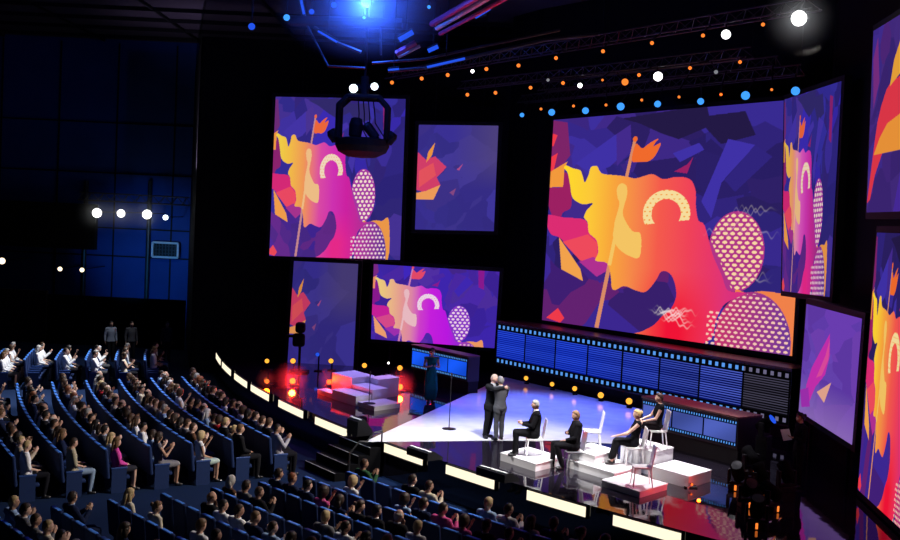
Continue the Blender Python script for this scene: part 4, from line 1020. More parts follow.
# ------------------------------------------------------------------ chairs and people on the stage
def make_chair(label, loc, rz, m=None, group=None):
    m = m or M_CHAIR
    t = thing('stage_chair', label, 'chair', loc, rz, group)
    bm = NB(); box(bm, (0, 0.0, 0.44), (0.41, 0.42, 0.028), bev=0.012); obj('seat', bm, m, t)
    M = Matrix.Translation((0, -0.235, 0.69)) @ Matrix.Rotation(0.16, 4, 'X')
    bm = NB(); box(bm, 0, (0.38, 0.022, 0.50), bev=0.010, M=M)
    for v in bm.verts: v.co.y -= 0.035 * (1 - (v.co.x / 0.19) ** 2)
    obj('backrest', bm, m, t)
    for sx in (-1, 1):
        for sy in (-1, 1):
            bm = NB(); tube(bm, (sx * 0.17, sy * 0.17, 0.43), (sx * 0.20, sy * 0.21 + (-0.02 if sy < 0 else 0.0), 0.0), 0.019, 0.013, 10); obj('leg', bm, m, t)
    bm = NB(); tube(bm, (-0.175, 0.17, 0.415), (0.175, 0.17, 0.415), 0.011); tube(bm, (-0.175, -0.17, 0.415), (0.175, -0.17, 0.415), 0.011)
    tube(bm, (-0.175, -0.17, 0.415), (-0.175, 0.17, 0.415), 0.011); tube(bm, (0.175, -0.17, 0.415), (0.175, 0.17, 0.415), 0.011); obj('seat_frame', bm, m, t)
    return t
def seat_at(px, py, zt): p = on_height(px, py, zt + 0.45); return Vector((p.x, p.y, zt))
LEFT = PI / 2
FV = 0.0095
BLACK = (0.008, 0.008, 0.010)
c_white = seat_at(534.5, 438, 1.15); make_chair('white chair under the white-haired seated man', c_white, LEFT + 0.06)
c_ginger = seat_at(574, 450.5, ZS); make_chair('grey see-through chair under the ginger-haired seated man', c_ginger, LEFT + 0.16, M_SMOKE)
c_free = seat_at(592, 430.5, 1.42); make_chair('empty white chair beside the white wedge floor', c_free, LEFT - 0.02)
c_blonde = seat_at(634, 446.5, 1.16); make_chair('white chair under the blonde woman in a black dress', c_blonde, LEFT + 0.0)
c_high = seat_at(657, 429.5, 1.54); make_chair('white chair on the tallest block under the dark-haired woman', c_high, LEFT + 0.06)
c_front = seat_at(642, 466, 1.10); make_chair('empty white chair on the front block nearest the audience', c_front, LEFT + 0.0)
up = lambda J, dz: [J.__setitem__(k, ([q + Vector((0, 0.008, dz + 0.012)) for q in J[k]] if isinstance(J[k], list) else J[k] + Vector((0, 0.008, dz + 0.012)))) for k in ('pelvis', 'chest', 'neck', 'head', 'shoulder', 'elbow', 'wrist', 'hip', 'knee')] and J
J = up(seated(0.10, 0.05, -0.05, 'lap', foot=(0.50, 0.42), knee=0.10), 0.02)
for k, s in enumerate((-1, 1)): J['elbow'][k] = Vector((s * 0.22, 0.10, 0.78)); J['wrist'][k] = Vector((s * 0.055, 0.33, 0.80)); J['hand'][k] = Vector((-s * 0.45, 0.7, 0.3)).normalized(); J['palm'][k] = Vector((-s, 0, 0))
place_person(make_person(J, False, FV, 'short', 'suit'), 'person with white hair in black suit seated on the white block, hands together', c_white, LEFT + 0.06,
             dict(skin=(0.55, 0.33, 0.25), hair=(0.28, 0.275, 0.27), jacket=BLACK, shirt=(0.75, 0.75, 0.78), trousers=BLACK))
J = up(seated(0.06, 0.25, -0.12, ('lap', 'fold'), foot=(0.30, 0.48), knee=0.13), 0.02)
place_person(make_person(J, False, FV, 'short', 'suit'), 'person with ginger hair, all in black, seated low in front of the white blocks', c_ginger, LEFT + 0.16,
             dict(skin=(0.55, 0.32, 0.23), hair=(0.20, 0.11, 0.055), jacket=BLACK, shirt=(0.02, 0.02, 0.024), trousers=BLACK), scale=1.03)
J = up(seated(0.02, 0.12, 0.0, ('reach', 'knee'), foot=(0.56, 0.50), knee=0.075), 0.02)
place_person(make_person(J, True, FV, 'bun', 'dress'), 'person in long black sleeveless dress seated with one bare arm outstretched', c_blonde, LEFT + 0.0,
             dict(skin=(0.58, 0.36, 0.27), hair=(0.50, 0.33, 0.13), bodice=BLACK, skirt=BLACK), scale=0.97)
J = up(seated(0.04, 0.1, -0.08, 'knee', foot=(0.36, 0.46), knee=0.06), 0.02)
J['knee'][0] = Vector((0.0, 0.47, 0.63)); J['ankle'][0] = Vector((0.13, 0.55, 0.22)); J['toe'][0] = Vector((0.17, 0.69, 0.13)); J['knee'][1] = Vector((0.04, 0.45, 0.52))
place_person(make_person(J, True, FV, 'short', 'shortdress'), 'person in short black dress, legs crossed, on the high chair', c_high, LEFT + 0.06,
             dict(skin=(0.62, 0.38, 0.29), hair=(0.035, 0.014, 0.010), bodice=BLACK, skirt=(0.02, 0.016, 0.02)), scale=0.97)
# the embracing pair
pA = on_height(486.5, 437.5, ZS + 0.012); pB = on_height(499, 440.2, ZS + 0.012)
dAB = (pB - pA); dAB.z = 0; dAB.normalize(); rzA = math.atan2(dAB.y, dAB.x) - PI / 2
pB = pA + dAB * 0.45
J = standing(0.25, -0.10, Vector((0, 0.16, 0)), ((-0.10, -0.06), (0.12, 0.02)), ('hug_low', 'hug_high'))
place_person(make_person(J, False, FV, 'crop', 'suit'), 'person with bald head in black suit embracing the one in grey', pA, rzA,
             dict(skin=(0.62, 0.36, 0.28), hair=(0.42, 0.30, 0.25), jacket=(0.012, 0.012, 0.014), shirt=(0.5, 0.5, 0.52), trousers=(0.010, 0.010, 0.012)))
J = standing(0.35, -0.05, Vector((0, 0.06, 0)), ((-0.10, 0.0), (0.10, 0.05)), ('hug_high', 'hug_low'))
place_person(make_person(J, False, FV, 'short', 'suit'), 'person with grey hair in grey suit, back turned, embracing the one in black', pB, rzA + PI - 0.35,
             dict(skin=(0.45, 0.26, 0.19), hair=(0.16, 0.15, 0.15), jacket=(0.07, 0.07, 0.078), shirt=(0.4, 0.4, 0.42), trousers=(0.06, 0.06, 0.066)), scale=0.98)
pT = on_height(430, 402.5, ZS); J = standing(0.15, 0, Vector((0, 0, 0)), ((-0.06, 0), (0.06, 0.02)), 'hold')
place_person(make_person(J, True, FV, 'bun', 'gown'), 'person in long teal gown standing by the small film-strip counter', pT, PI + 0.2,
             dict(skin=(0.30, 0.15, 0.10), hair=(0.008, 0.006, 0.006), bodice=(0.006, 0.095, 0.08), skirt=(0.006, 0.095, 0.08)), scale=1.0)
pP = on_height(797.5, 487, ZS); J = standing(0.0, -0.05, Vector((0, 0.02, 0)), arms='hold')
place_person(make_person(J, True, FV, 'bun', 'suit'), 'person in dark clothes holding white papers at the right stage side', pP, LEFT + 0.1,
             dict(skin=(0.40, 0.22, 0.16), hair=(0.012, 0.008, 0.008), jacket=BLACK, shirt=BLACK, trousers=BLACK))
Mp = Matrix.Translation(pP) @ Matrix.Rotation(LEFT + 0.1, 4, 'Z')
bm = NB(); box(bm, 0, (0.21, 0.008, 0.29), M=Mp @ Matrix.Translation((0.03, 0.345, 1.24)) @ Matrix.Rotation(1.0, 4, 'Z') @ Matrix.Rotation(-0.3, 4, 'X') @ Matrix.Rotation(0.25, 4, 'Y')); tag(obj('paper_sheets', bm, M_PAPER), 'white papers held by the person in dark clothes', 'papers')
JS = standing(0, 0); usher = make_person(JS, False, 0.014, 'short', 'shirt', 3)
for px, sh, lab in ((110, (0.20, 0.23, 0.28), 'person in pale grey shirt standing behind the far block, leftmost of three'), (130.5, (0.05, 0.05, 0.055), 'person in dark shirt standing behind the far block, second of three'), (166, (0.03, 0.03, 0.035), 'person in black standing in the dark behind the far block, rightmost of three')):
    q = on_height(px, 362, 0.0); place_person(usher, lab, q, math.atan2(30 - q.y, 3 - q.x) - PI / 2, dict(skin=SKINC[1], hair=HAIRC[0], shirt=sh, trousers=(0.01, 0.01, 0.012)))
# ------------------------------------------------------------------ lamps, trusses and rigging
G = dict(white=glow('lamp_white', (1.0, 0.98, 0.95), 4.0), cool=glow('lamp_cool', (0.80, 0.95, 1.0), 4.0), amber=glow('lamp_amber', (1.0, 0.22, 0.03), 1.25), yellow=glow('lamp_yellow', (1.0, 0.40, 0.04), 1.5),
         red=glow('lamp_red', (1.0, 0.13, 0.015), 2.4), blue=glow('lamp_blue', (0.10, 0.36, 1.0), 2.0), deep=glow('lamp_deep_blue', (0.02, 0.10, 0.9), 0.9), warm=glow('lamp_warm', (1.0, 0.80, 0.50), 2.5), dim=glow('lamp_dim', (0.35, 0.36, 0.40), 0.6), azure=glow('lamp_azure', (0.05, 0.32, 1.0), 1.2))
_lens = {}
def lens_mesh(k):
    if k not in _lens:
        bm = NB(); loft(bm, [(Vector((0, 0, -0.30 - 0.06 * math.sin(a))), (1, 0, 0), (0, 1, 0), 0.20 * max(math.cos(a), 0.02), 0.20 * max(math.cos(a), 0.02)) for a in np.linspace(0, PI / 2, 6)], 20)
        me = bpy.data.meshes.new('lens'); bm.to_mesh(me); bm.free(); me.materials.append(G[k])
        for p in me.polygons: p.use_smooth = True
        _lens[k] = me
    return _lens[k]
def mesh_of(bm, nm, m):
    me = bpy.data.meshes.new(nm); bm.to_mesh(me); bm.free(); me.materials.append(m); return me
bm = NB(); lathe(bm, [(0.06, 0.28), (0.13, 0.26), (0.17, 0.16), (0.18, -0.05), (0.215, -0.28), (0.225, -0.32), (0.205, -0.32), (0.19, -0.27)], seg=20); ME_CAN = mesh_of(bm, 'casing', M_BLACK)
bm = NB(); path(bm, [(-0.25, 0, 0.0), (-0.25, 0, 0.36), (0.25, 0, 0.36), (0.25, 0, 0.0)], 0.018); tube(bm, (0, 0, 0.36), (0, 0, 0.50), 0.03); ME_YOKE = mesh_of(bm, 'yoke', M_METAL)
def lamp(p, radius, kind, label, target=None, group=None, name='stage_lamp', floor=False, hang=None):
    """a lamp whose lens (radius in metres) sits at p and looks at target"""
    s = radius / 0.20; p = Vector(p); tg = Vector(target) if target is not None else CAM
    d = (tg - p).normalized(); q = d.to_track_quat('-Z', 'Y')
    o = thing(name, label, 'lamp', p - d * 0.33 * s, 0, group)
    o.rotation_mode = 'QUATERNION'; o.rotation_quaternion = q; o.scale = (s, s, s)
    for nm, me in (('casing', ME_CAN), ('lens', lens_mesh(kind)), ('yoke', ME_YOKE)):
        c = bpy.data.objects.new(nm, me); COL.objects.link(c); c.parent = o
        if nm == 'yoke' and floor: c.rotation_euler = (0, 0, PI)
    if hang is not None:                    # rod from the lamp to what carries it, in hall coordinates
        M = Matrix.Translation(o.location) @ q.to_matrix().to_4x4() @ Matrix.Diagonal((s, s, s, 1))
        b_ = p - d * 0.45 * s; bm = NB(); path(bm, [b_, b_ + Vector((0, 0, 0.3 * hang[2])), b_ + Vector(hang)], 0.02, 8); bm.transform(M.inverted()); obj('hanger', bm, M_BLACK, o)
    return o
def r_at(p, px): return px / FOC * (Vector(p) - CAM).dot(_f)
STG = Vector((0, 22, 1.5))
def row(pxs, z, kind, rad, what, group):
    """lamp places of one bar; the lamps themselves are hung once its truss line is known"""
    out = []
    for i, e in enumerate(pxs):
        px, py = e[:2]; k = e[2] if len(e) > 2 else kind; rr = e[3] if len(e) > 3 else rad
        p = on_height(px, py, z); out.append((p, r_at(p, rr), k, '%s, %s from the left' % (what, ORD[i + 1]), group))
    return out
def hang_row(specs, label, lift, ext=0.7):
    P_ = [e[0] for e in specs]; n = len(P_); m = sum(P_, Vector()) / n
    x0, x1 = min(p.x for p in P_), max(p.x for p in P_)
    k = sum((p.x - m.x) * (p.y - m.y) for p in P_) / sum((p.x - m.x) ** 2 for p in P_)
    A_ = Vector((x0, m.y + k * (x0 - m.x) + 0.5, m.z + lift)); B_ = Vector((x1, m.y + k * (x1 - m.x) + 0.5, m.z + lift)); d = (B_ - A_).normalized()
    truss(label, [A_, B_], ext=ext)
    for p, r, kd, lab, g in specs:
        q = A_ + d * max(-ext * 0.9, min((B_ - A_).length + ext * 0.9, (p - A_).dot(d))); bk = p - (CAM - p).normalized() * (0.45 * r / 0.2)
        lamp(p, r, kd, lab, None, g, hang=q - bk)
def truss(label, pts, h=0.35, r=0.022, ext=1.0):
    """three chords and bracing following a line of points"""
    P_ = [Vector(p) for p in pts]
    P_ = [P_[0] + (P_[0] - P_[1]).normalized() * ext] + P_ + [P_[-1] + (P_[-1] - P_[-2]).normalized() * ext]
    o = P_[0].copy(); t = thing('truss', label, 'truss', o); P_ = [p - o for p in P_]
    d = (P_[-1] - P_[0]).normalized(); bk = Vector((-d.y, d.x, 0)).normalized()
    if bk.y < 0: bk = -bk
    offs = [Vector((0, 0, 0)), bk * h, bk * (h / 2) + Vector((0, 0, h * 0.85))]
    for q in offs:
        bm = NB(); path(bm, [p + q for p in P_], r, 8); obj('chord', bm, M_TRUSS, t)
    bm = NB()
    for a, b in zip(P_[:-1], P_[1:]):
        n = max(1, int((b - a).length / 0.6))
        for i in range(n):
            x0, x1 = a.lerp(b, i / n), a.lerp(b, (i + 1) / n); xm = (x0 + x1) / 2 + offs[2]
            tube(bm, x0, xm, r * 0.5, seg=6); tube(bm, xm, x1 + offs[1], r * 0.5, seg=6); tube(bm, x0 + offs[1], xm, r * 0.5, seg=6)
    obj('bracing', bm, M_TRUSS, t)
    return t
T1 = row([(392, 82.5), (421.7, 78.5), (447.7, 75), (486.4, 69), (518.5, 65.5), (556, 58), (603, 51.3), (652, 43), (703, 35.5), (763, 24.5)], 11.9, 'amber', 1.9, 'small orange lamp on the highest lamp bar', 'orange lamps on the highest bar')
T2 = row([(467.4, 94.7), (495.5, 92.8), (530.6, 87.7), (563, 83), (602.5, 80, 'amber', 1.2), (625, 82, 'amber', 3.4), (639, 75), (690, 68), (740, 62)], 11.6, 'amber', 1.8, 'small orange lamp on the middle lamp bar', 'orange lamps on the middle bar')
T3 = row([(541, 109), (573.5, 106), (606, 105), (641.7, 100), (679, 97), (721, 94.5, 'red', 1.4), (771.7, 89.6)], 11.1, 'amber', 1.4, 'tiny orange lamp just above the largest screen', 'orange lamps above the largest screen')
TB = row([(522, 115, 'azure', 2.2), (551.7, 112.3), (585.5, 110.7), (620.7, 106.5, 'azure', 3.8), (657.6, 104), (700.7, 101.4), (745.5, 95.5, 'azure', 4.3), (795.5, 91, 'azure', 4.3)], 11.0, 'azure', 3.3, 'blue lamp above the top edge of the largest screen', 'blue lamps above the largest screen')
WH = [((799, 18.3), 7.6, 11.9, 'white', 'largest white lamp, top right corner of the rig', T1), ((726, 34.5), 4.6, 11.9, 'white', 'white lamp just left of the largest white lamp', T1), ((658, 76.5), 4.6, 11.6, 'white', 'white lamp on the middle bar over the largest screen', T2),
      ((580, 85.5), 2.4, 11.6, 'white', 'small white lamp on the middle bar, tilted, beside an orange lamp', T2), ((716, 72), 2.0, 11.6, 'dim', 'dim pale lamp on the middle bar, right of the white one', T2), ((472.5, 71.3), 1.8, 11.9, 'white', 'small white lamp on the left part of the highest bar', T1), ((548, 80), 1.6, 11.6, 'dim', 'faint pale lamp between the two upper bars', T2)]
for (px, py), rr, z, k, lab, T_ in WH:
    p = on_height(px, py, z); T_.append((p, r_at(p, rr), k, lab, None))
hang_row(T1, 'dark truss carrying the highest row of orange lamps', 0.30)
hang_row(T2, 'dark truss carrying the middle row of orange lamps', 0.30)
hang_row(TB, 'dark truss above the largest screen carrying blue lamps', 0.55, 0.3)
hang_row(T3, 'dark truss above the largest screen carrying tiny orange lamps', 0.75, 0.2)

# audience lamps on the left wall
for i, ((px, py), rr, k, lab) in enumerate([((97, 213), 4.6, 'white', 'bright white wall lamp, leftmost of four under the wall truss'), ((121, 213.5), 3.9, 'white', 'bright white wall lamp, second of four under the wall truss'), ((147, 214.5), 4.6, 'white', 'bright white wall lamp, third of four, beside the upright pipe'), ((165.5, 217.5), 2.6, 'cool', 'small cool white wall lamp above the grille'),
        ((2, 261), 3.2, 'warm', 'warm lamp at the left edge of the hall'), ((60, 269), 2.2, 'warm', 'small warm lamp, left one of the two near the dark box'), ((82, 270), 2.2, 'warm', 'small warm lamp, right one of the two near the dark box')]):
    p = at_depth(px, py, 56.0); lamp(p, r_at(p, rr), k, lab, p + (CAM - p).normalized() * 3 + Vector((0, 0, -0.3)), hang=(0, 3.92, 0.0))
a = at_depth(84, 200, 57); b = at_depth(182, 205, 57); truss('grey horizontal truss on the left wall over four white lamps', [a, b], 0.45, 0.035, 0.3)
for px, lab in ((149.5, 'thin grey upright pipe on the blue wall beside the grille'), (86, 'thin grey upright pipe at the left end of the wall truss')):
    p = at_depth(px, 200, 59.7); bm = NB(); tube(bm, (p.x, p.y, 0), (p.x, p.y, p.z + 1.0), 0.11, seg=10); tag(obj('pipe', bm, M_TRUSS), lab, 'pipe')
c = at_depth(165.5, 250, 59.7); t = thing('wall_grille', 'white-framed dark grille on the blue left wall', 'grille', c)
wv, hv = 25.5 / FOC * 59.4, 14.5 / FOC * 59.4
for nm, dx, dz, sx, sz in (('frame_bar', 0, hv / 2, wv, 0.10), ('frame_bar', 0, -hv / 2, wv, 0.10), ('frame_bar', wv / 2, 0, 0.10, hv), ('frame_bar', -wv / 2, 0, 0.10, hv)):
    bm = NB(); box(bm, (dx, 0, dz), (sx, 0.25, sz)); obj(nm, bm, mat('grille_frame', (0.55, 0.56, 0.6), 0.5), t)
bm = NB(); box(bm, (0, 0.06, 0), (wv - 0.1, 0.1, hv - 0.1)); obj('panel', bm, M_BLACK, t)
bm = NB()
for i in range(1, 8): box(bm, (-wv / 2 + wv * i / 8, -0.02, 0), (0.03, 0.06, hv))
for i in range(1, 4): box(bm, (0, -0.02, -hv / 2 + hv * i / 4), (wv, 0.06, 0.03))
obj('bars', bm, M_METAL, t)

# lamps along the foot of the film strip and at the left of the stage
for i, (px, py, yc) in enumerate([(526, 377, 381.7), (552, 383, 387.7), (574.6, 387.4, 392.5), (600.7, 394, 398.5), (629, 400, 405)]):
    p = on_height(px, yc, ZS); rr = (2.2, 2.2, 2.4, 3.0, 3.2)[i]; q = at_depth(px, py + 1.2, p.y - 0.75)
    lamp(q, r_at(q, rr), 'yellow', 'yellow lamp at the foot of the film-strip wall, %s from the left' % ORD[i + 1], q + Vector((-0.8, -2.4, 0.2)), 'yellow lamps at the foot of the film strip', floor=True)
    bm = NB(); box(bm, (0, 0, max(q.z - 0.18 - ZS, 0.05) / 2), (0.16, 0.16, max(q.z - 0.18 - ZS, 0.05))); s_ = obj('lamp_stand', bm, M_BLACK); s_.location = (q.x + 0.04, q.y + 0.14, ZS); tag(s_, 'black foot under the %s yellow lamp of the film-strip wall' % ORD[i + 1], 'lamp stand')
def floor_lamp(px, py, yc, rr, k, lab, light=None):
    p = on_height(px, yc, ZS); q = at_depth(px, py, p.y)
    lamp(q, r_at(q, rr), k, lab, q + Vector((0.4, -2.4, 0.1)), None, 'floor_light', True)
    h = max(q.z - ZS - 0.02, 0.05); bm = NB(); box(bm, (0, 0, 0.015), (0.3, 0.3, 0.03)); tube(bm, (0, 0, 0.0), (0, 0, h), 0.03); s_ = obj('lamp_stand', bm, M_BLACK); s_.location = (p.x, p.y + 0.25, ZS); tag(s_, 'black stand under the ' + lab, 'lamp stand')
    if light: point('floor_glow', q + Vector((0.1, -0.35, 0.05)), light[0], light[1], 0.04)
floor_lamp(267, 361, 371, 2.2, 'yellow', 'yellow floor light, leftmost of the back row')
floor_lamp(293, 361, 371, 2.6, 'yellow', 'yellow floor light above the strongest added red light')
floor_lamp(331, 361, 371.5, 2.4, 'yellow', 'yellow floor light in front of the dim blue screen')
floor_lamp(364.5, 365.5, 376, 2.4, 'yellow', 'yellow floor light behind the white step blocks')
floor_lamp(400, 368, 377.8, 2.6, 'yellow', 'yellow floor light left of the small film-strip counter')
floor_lamp(388.5, 363, 376, 1.1, 'white', 'tiny white floor light behind the step blocks')
floor_lamp(317.5, 354.5, 372, 2.0, 'deep', 'dark floor light with blue lens before the dim blue screen')
RED_AT = []  # lamps added where the floor reflects the yellow lamps; their beams give red halos
for px, py, yc, rr, k, lab, pw in ((267, 381.5, 386, 2.2, 'amber', 'added orange light for the floor reflection at far left', 40), (292.5, 381, 386.5, 3.0, 'yellow', 'added red light for the strongest floor reflection at stage left', 620),
                               (329, 382, 387, 2.4, 'red', 'added red light for the floor reflection left of the step blocks', 150), (400, 387, 392.5, 3.0, 'yellow', 'added red light for the floor reflection right of the step blocks', 460)):
    floor_lamp(px, py, yc, rr, k, lab)
    p = on_height(px, yc, ZS); q = at_depth(px, py, p.y); q = q + (CAM - q).normalized() * 0.12
    spot('floor_glow', q, q + Vector((0.2 * (0 - q.x) / 10, -1.0, 0.12)), pw, (1, 0.012, 0.001) if k != 'amber' else (1, 0.08, 0.002), 150, 0.5, 0.10)
    RED_AT.append((q, pw))
floor_lamp(692, 484.5, 489.5, 1.2, 'red', 'orange floor light at the corner of the rightmost white block', (4.5, (1, 0.10, 0.004)))
p = on_height(297, 374, ZS); q = at_depth(296.5, 330, p.y)
t = thing('lamp_tower', 'dark lamp tower at the left edge of the dim blue screen', 'lamp tower', (p.x, p.y + 0.5, ZS))
bm = NB(); box(bm, (0, 0, 0.03), (0.7, 0.6, 0.06)); obj('base', bm, M_BLACK, t)
bm = NB(); tube(bm, (0, 0, 0.05), (0, 0, q.z - ZS), 0.05); obj('mast', bm, M_BLACK, t)
bm = NB(); box(bm, (0, -0.05, q.z - ZS + 0.05), (0.36, 0.36, 0.40), bev=0.10); box(bm, (-0.05, 0, q.z - ZS - 0.42), (0.46, 0.26, 0.5), bev=0.10); obj('lamp_head', bm, M_BLACK, t)
bm = NB(); box(bm, (-0.34, -0.05, q.z - ZS - 0.28), (0.34, 0.08, 0.10), bev=0.02); obj('side_arm', bm, M_BLACK, t)

# moving-head lights at the right of the stage
def moving_head(px, py, zt, tilt, rz, label, k='amber', h=0.0, lens=None):
    p = on_height(px, py, zt); t = thing('moving_head_light', label, 'stage light', (p.x, p.y, zt), rz, 'moving-head lights at the right stage side')
    bm = NB(); box(bm, (0, 0, 0.07 + h), (0.36, 0.30, 0.14), bev=0.02)
    if h: box(bm, (0, 0, h / 2), (0.3, 0.3, h))
    obj('base', bm, M_BLACK, t)
    bm = NB(); box(bm, (-0.20, 0, 0.30 + h), (0.06, 0.14, 0.36), bev=0.015); box(bm, (0.20, 0, 0.30 + h), (0.06, 0.14, 0.36), bev=0.015); box(bm, (0, 0, 0.16 + h), (0.44, 0.14, 0.05)); obj('yoke', bm, M_BLACK, t)
    M = Matrix.Translation((0, 0, 0.42 + h)) @ Matrix.Rotation(tilt, 4, 'X')
    bm = NB(); lathe(bm, [(0.05, -0.22), (0.13, -0.20), (0.155, -0.05), (0.14, 0.12), (0.155, 0.24), (0.13, 0.25)], seg=18); bm.transform(M); hd = obj('head', bm, M_DRAPE, t, True)
    bm = NB(); lathe(bm, [(0.001, 0.262), (0.125, 0.255), (0.125, 0.245)], seg=18); bm.transform(M); obj('lens', bm, G[lens] if lens else M_METAL, hd)
    bm = NB(); box(bm, (0.0, -0.165, 0.08 + h), (0.05, 0.03, 0.12) if k else (0.05, 0.02, 0.03), bev=0.008); obj('indicator', bm, G[k] if k else M_BLACK, t)
    return t
for i, (px, py, k, rz, tl, lab) in enumerate([(750, 473, 'amber', 0.4, -1.0, 'nearest the film-strip counter'), (737, 490, 'amber', -0.5, 0.7, 'leftmost of the cluster, small orange light'), (760, 492, 'amber', 0.5, -0.6, 'in the middle of the cluster, long orange light'),
        (747, 507, 'amber', 0.1, 0.9, 'left of the cluster, below the leftmost one'), (771, 511, 'amber', 0.8, -1.1, 'right side of the cluster'), (756, 528, 'amber', -0.2, 0.5, 'lowest in the photo, nearest the stage rim')]):
    moving_head(px, py, ZS, tl, rz, 'black moving-head light, ' + lab, k)
moving_head(762, 470, ZS, 0.9, 0.9, 'black moving-head light on a tall case, blue lens tilted up', None, 0.75, 'deep')
moving_head(785, 500, ZS, -0.7, 0.3, 'black moving-head light beside the person with papers, unlit', None, 0.2)

# microphone stands
def mic_stand(px, py, z0, top, label):
    p = on_height(px, py, z0); t = thing('microphone_stand', label, 'microphone stand', p)
    bm = NB(); lathe(bm, [(0.0, 0.0), (0.20, 0.0), (0.20, 0.015), (0.04, 0.035), (0.0, 0.035)], seg=24); obj('base', bm, M_BLACK, t)
    bm = NB(); tube(bm, (0, 0, 0.02), (0, 0, top - 0.12), 0.013); obj('pole', bm, M_BLACK, t)
    bm = NB(); tube(bm, (0, 0, top - 0.13), (0, -0.03, top - 0.03), 0.014, 0.022); ball(bm, (0, -0.035, top), (0.03, 0.03, 0.035)); obj('microphone', bm, M_METAL, t)
mic_stand(449, 429, ZS + 0.012, 1.58, 'black microphone stand on the white wedge floor')
mic_stand(369, 403.5, 1.10, 0.98, 'black microphone stand on the lowest white step block')

# hanging lighting cage before the tall magenta screen
YC = 36.0; cc = at_depth(363, 127, YC); u = YC / FOC
t = thing('lighting_cage', 'black octagonal lighting cage hanging before the tall magenta screen', 'lighting rig', cc)
oct_ = [(-24, -12), (-24, 20), (-15, 29), (15, 29), (24, 20), (24, -12)]
bm = NB()
for yy in (-0.35, 0.35):
    path(bm, [(x * u, yy, z * u) for x, z in oct_], 0.085, 10)
for x, z in oct_: tube(bm, (x * u, -0.35, z * u), (x * u, 0.35, z * u), 0.05)
obj('frame', bm, M_BLACK, t)
bm = NB(); lathe(bm, [(0.0, -31 * u), (14 * u, -30 * u), (24 * u, -25 * u), (27 * u, -19 * u), (27 * u, -13 * u), (20 * u, -11 * u), (0.0, -11 * u)], seg=24); obj('platform', bm, M_BLACK, t)
for sx in (-1, 1):
    bm = NB(); lathe(bm, [(0.05, 0.0), (0.16, 0.05), (0.18, 0.3), (0.12, 0.42)], seg=14); bm.transform(Matrix.Translation((sx * 24 * u, -0.2, -16 * u)) @ Matrix.Rotation(sx * 0.6, 4, 'Y')); obj('side_lamp', bm, M_BLACK, t)
bm = NB(); lathe(bm, [(0.10, -12 * u), (0.20, -9 * u), (0.22, 2 * u), (0.17, 8 * u), (0.10, 9 * u)], seg=16); bm.transform(Matrix.Translation((-0.22, 0, 0)) @ Matrix.Rotation(0.06, 4, 'Y')); obj('follow_spot', bm, M_BLACK, t)
bm = NB(); lathe(bm, [(0.05, -0.3), (0.14, -0.25), (0.16, 0.2), (0.12, 0.3)], seg=14); bm.transform(Matrix.Translation((0.25, 0.1, -0.12)) @ Matrix.Rotation(-0.7, 4, 'Y')); obj('tilted_spot', bm, M_METAL, t)
for k in range(4):
    a = Vector(((-6 + 5 * k) * u, 0.1, 26 * u)); b = Vector(((4 + 6 * k) * u, 0.15, -10 * u)); m_ = (a + b) / 2 + Vector((-0.12, 0, -0.1))
    bm = NB(); path(bm, [a, a.lerp(m_, 0.5) + Vector((0.02, 0, -0.05)), m_, b], 0.018); obj('cable', bm, M_BLACK, t)
bm = NB(); tube(bm, (0, 0, 29 * u), (0, 0, 50 * u), 0.13); tube(bm, (0, 0, 50 * u), (0, 0, 15.28 - cc.z), 0.05); box(bm, (0, 0, 40 * u), (0.9, 0.12, 0.12)); obj('hanger', bm, M_BLACK, t)
for (px, py), rr, lab in (((353.5, 88.5), 4.2, 'white lamp above the octagonal cage, left of two'), ((374.5, 86.5), 3.7, 'white lamp above the octagonal cage, right of two')):
    p = at_depth(px, py, YC - 0.3); lamp(p, r_at(p, rr), 'cool', lab)

# rig in the ceiling over the stage front
YR = 34.0
def bar(pts, r, m, label, cat='bar', name='rig_bar', ys=None):
    P_ = [at_depth(px, py, (ys[i] if ys else YR)) for i, (px, py) in enumerate(pts)]
    bm = NB(); path(bm, P_, r, 8); tag(obj(name, bm, m), label, cat)
m_redbar = mat('red_rig_bar', (0.35, 0.05, 0.12), 0.4, 0.4, 0.3); m_greybar = mat('pale_rig_bar', (0.45, 0.52, 0.50), 0.35, 0.5, 0.4)
bar([(290, 20.5), (402, 23.5)], 0.15, M_BLACK, 'thick dark crossbar under the brightest blue lamp')
bar([(300, -4), (304, 18)], 0.07, M_TRUSS, 'short upright rig bar at the left of the crossbar')
bar([(307, 25), (328, 66), (365, 68)], 0.035, M_TRUSS, 'thin bent rig bar below the crossbar')
bar([(314, 27), (338, 43), (361, 52)], 0.05, M_TRUSS, 'slanting rig bar with a pale tip below the crossbar')
bar([(380, 22), (381, 55)], 0.03, M_TRUSS, 'thin hanging pipe right of the crossbar middle')
bar([(432, 24), (486, -8)], 0.09, m_redbar, 'upper reddish diagonal rig bar', ys=(YR, YR - 3))
bar([(437, 28), (500, -9)], 0.08, m_greybar, 'pale grey diagonal rig bar between two reddish ones', ys=(YR, YR - 3))
bar([(440, 34), (520, -9)], 0.06, m_redbar, 'lower reddish diagonal rig bar', ys=(YR, YR - 3))
bar([(396, 54), (416, 43)], 0.10, m_redbar, 'short reddish diagonal rig piece near the glowing blue strip')
bar([(398, 57), (420, 46)], 0.05, m_greybar, 'short pale diagonal rig piece beside the red one')
bar([(388, 71), (425, 68), (470, 57.5), (545, 40), (600, 34)], 0.05, M_TRUSS, 'long curved rig bar sweeping right under the ceiling', ys=(YR, YR, YR, YR, YR))
bar([(372, 63), (425, 59), (480, 47), (560, 30)], 0.04, M_TRUSS, 'long curved rig bar just above the lowest one')
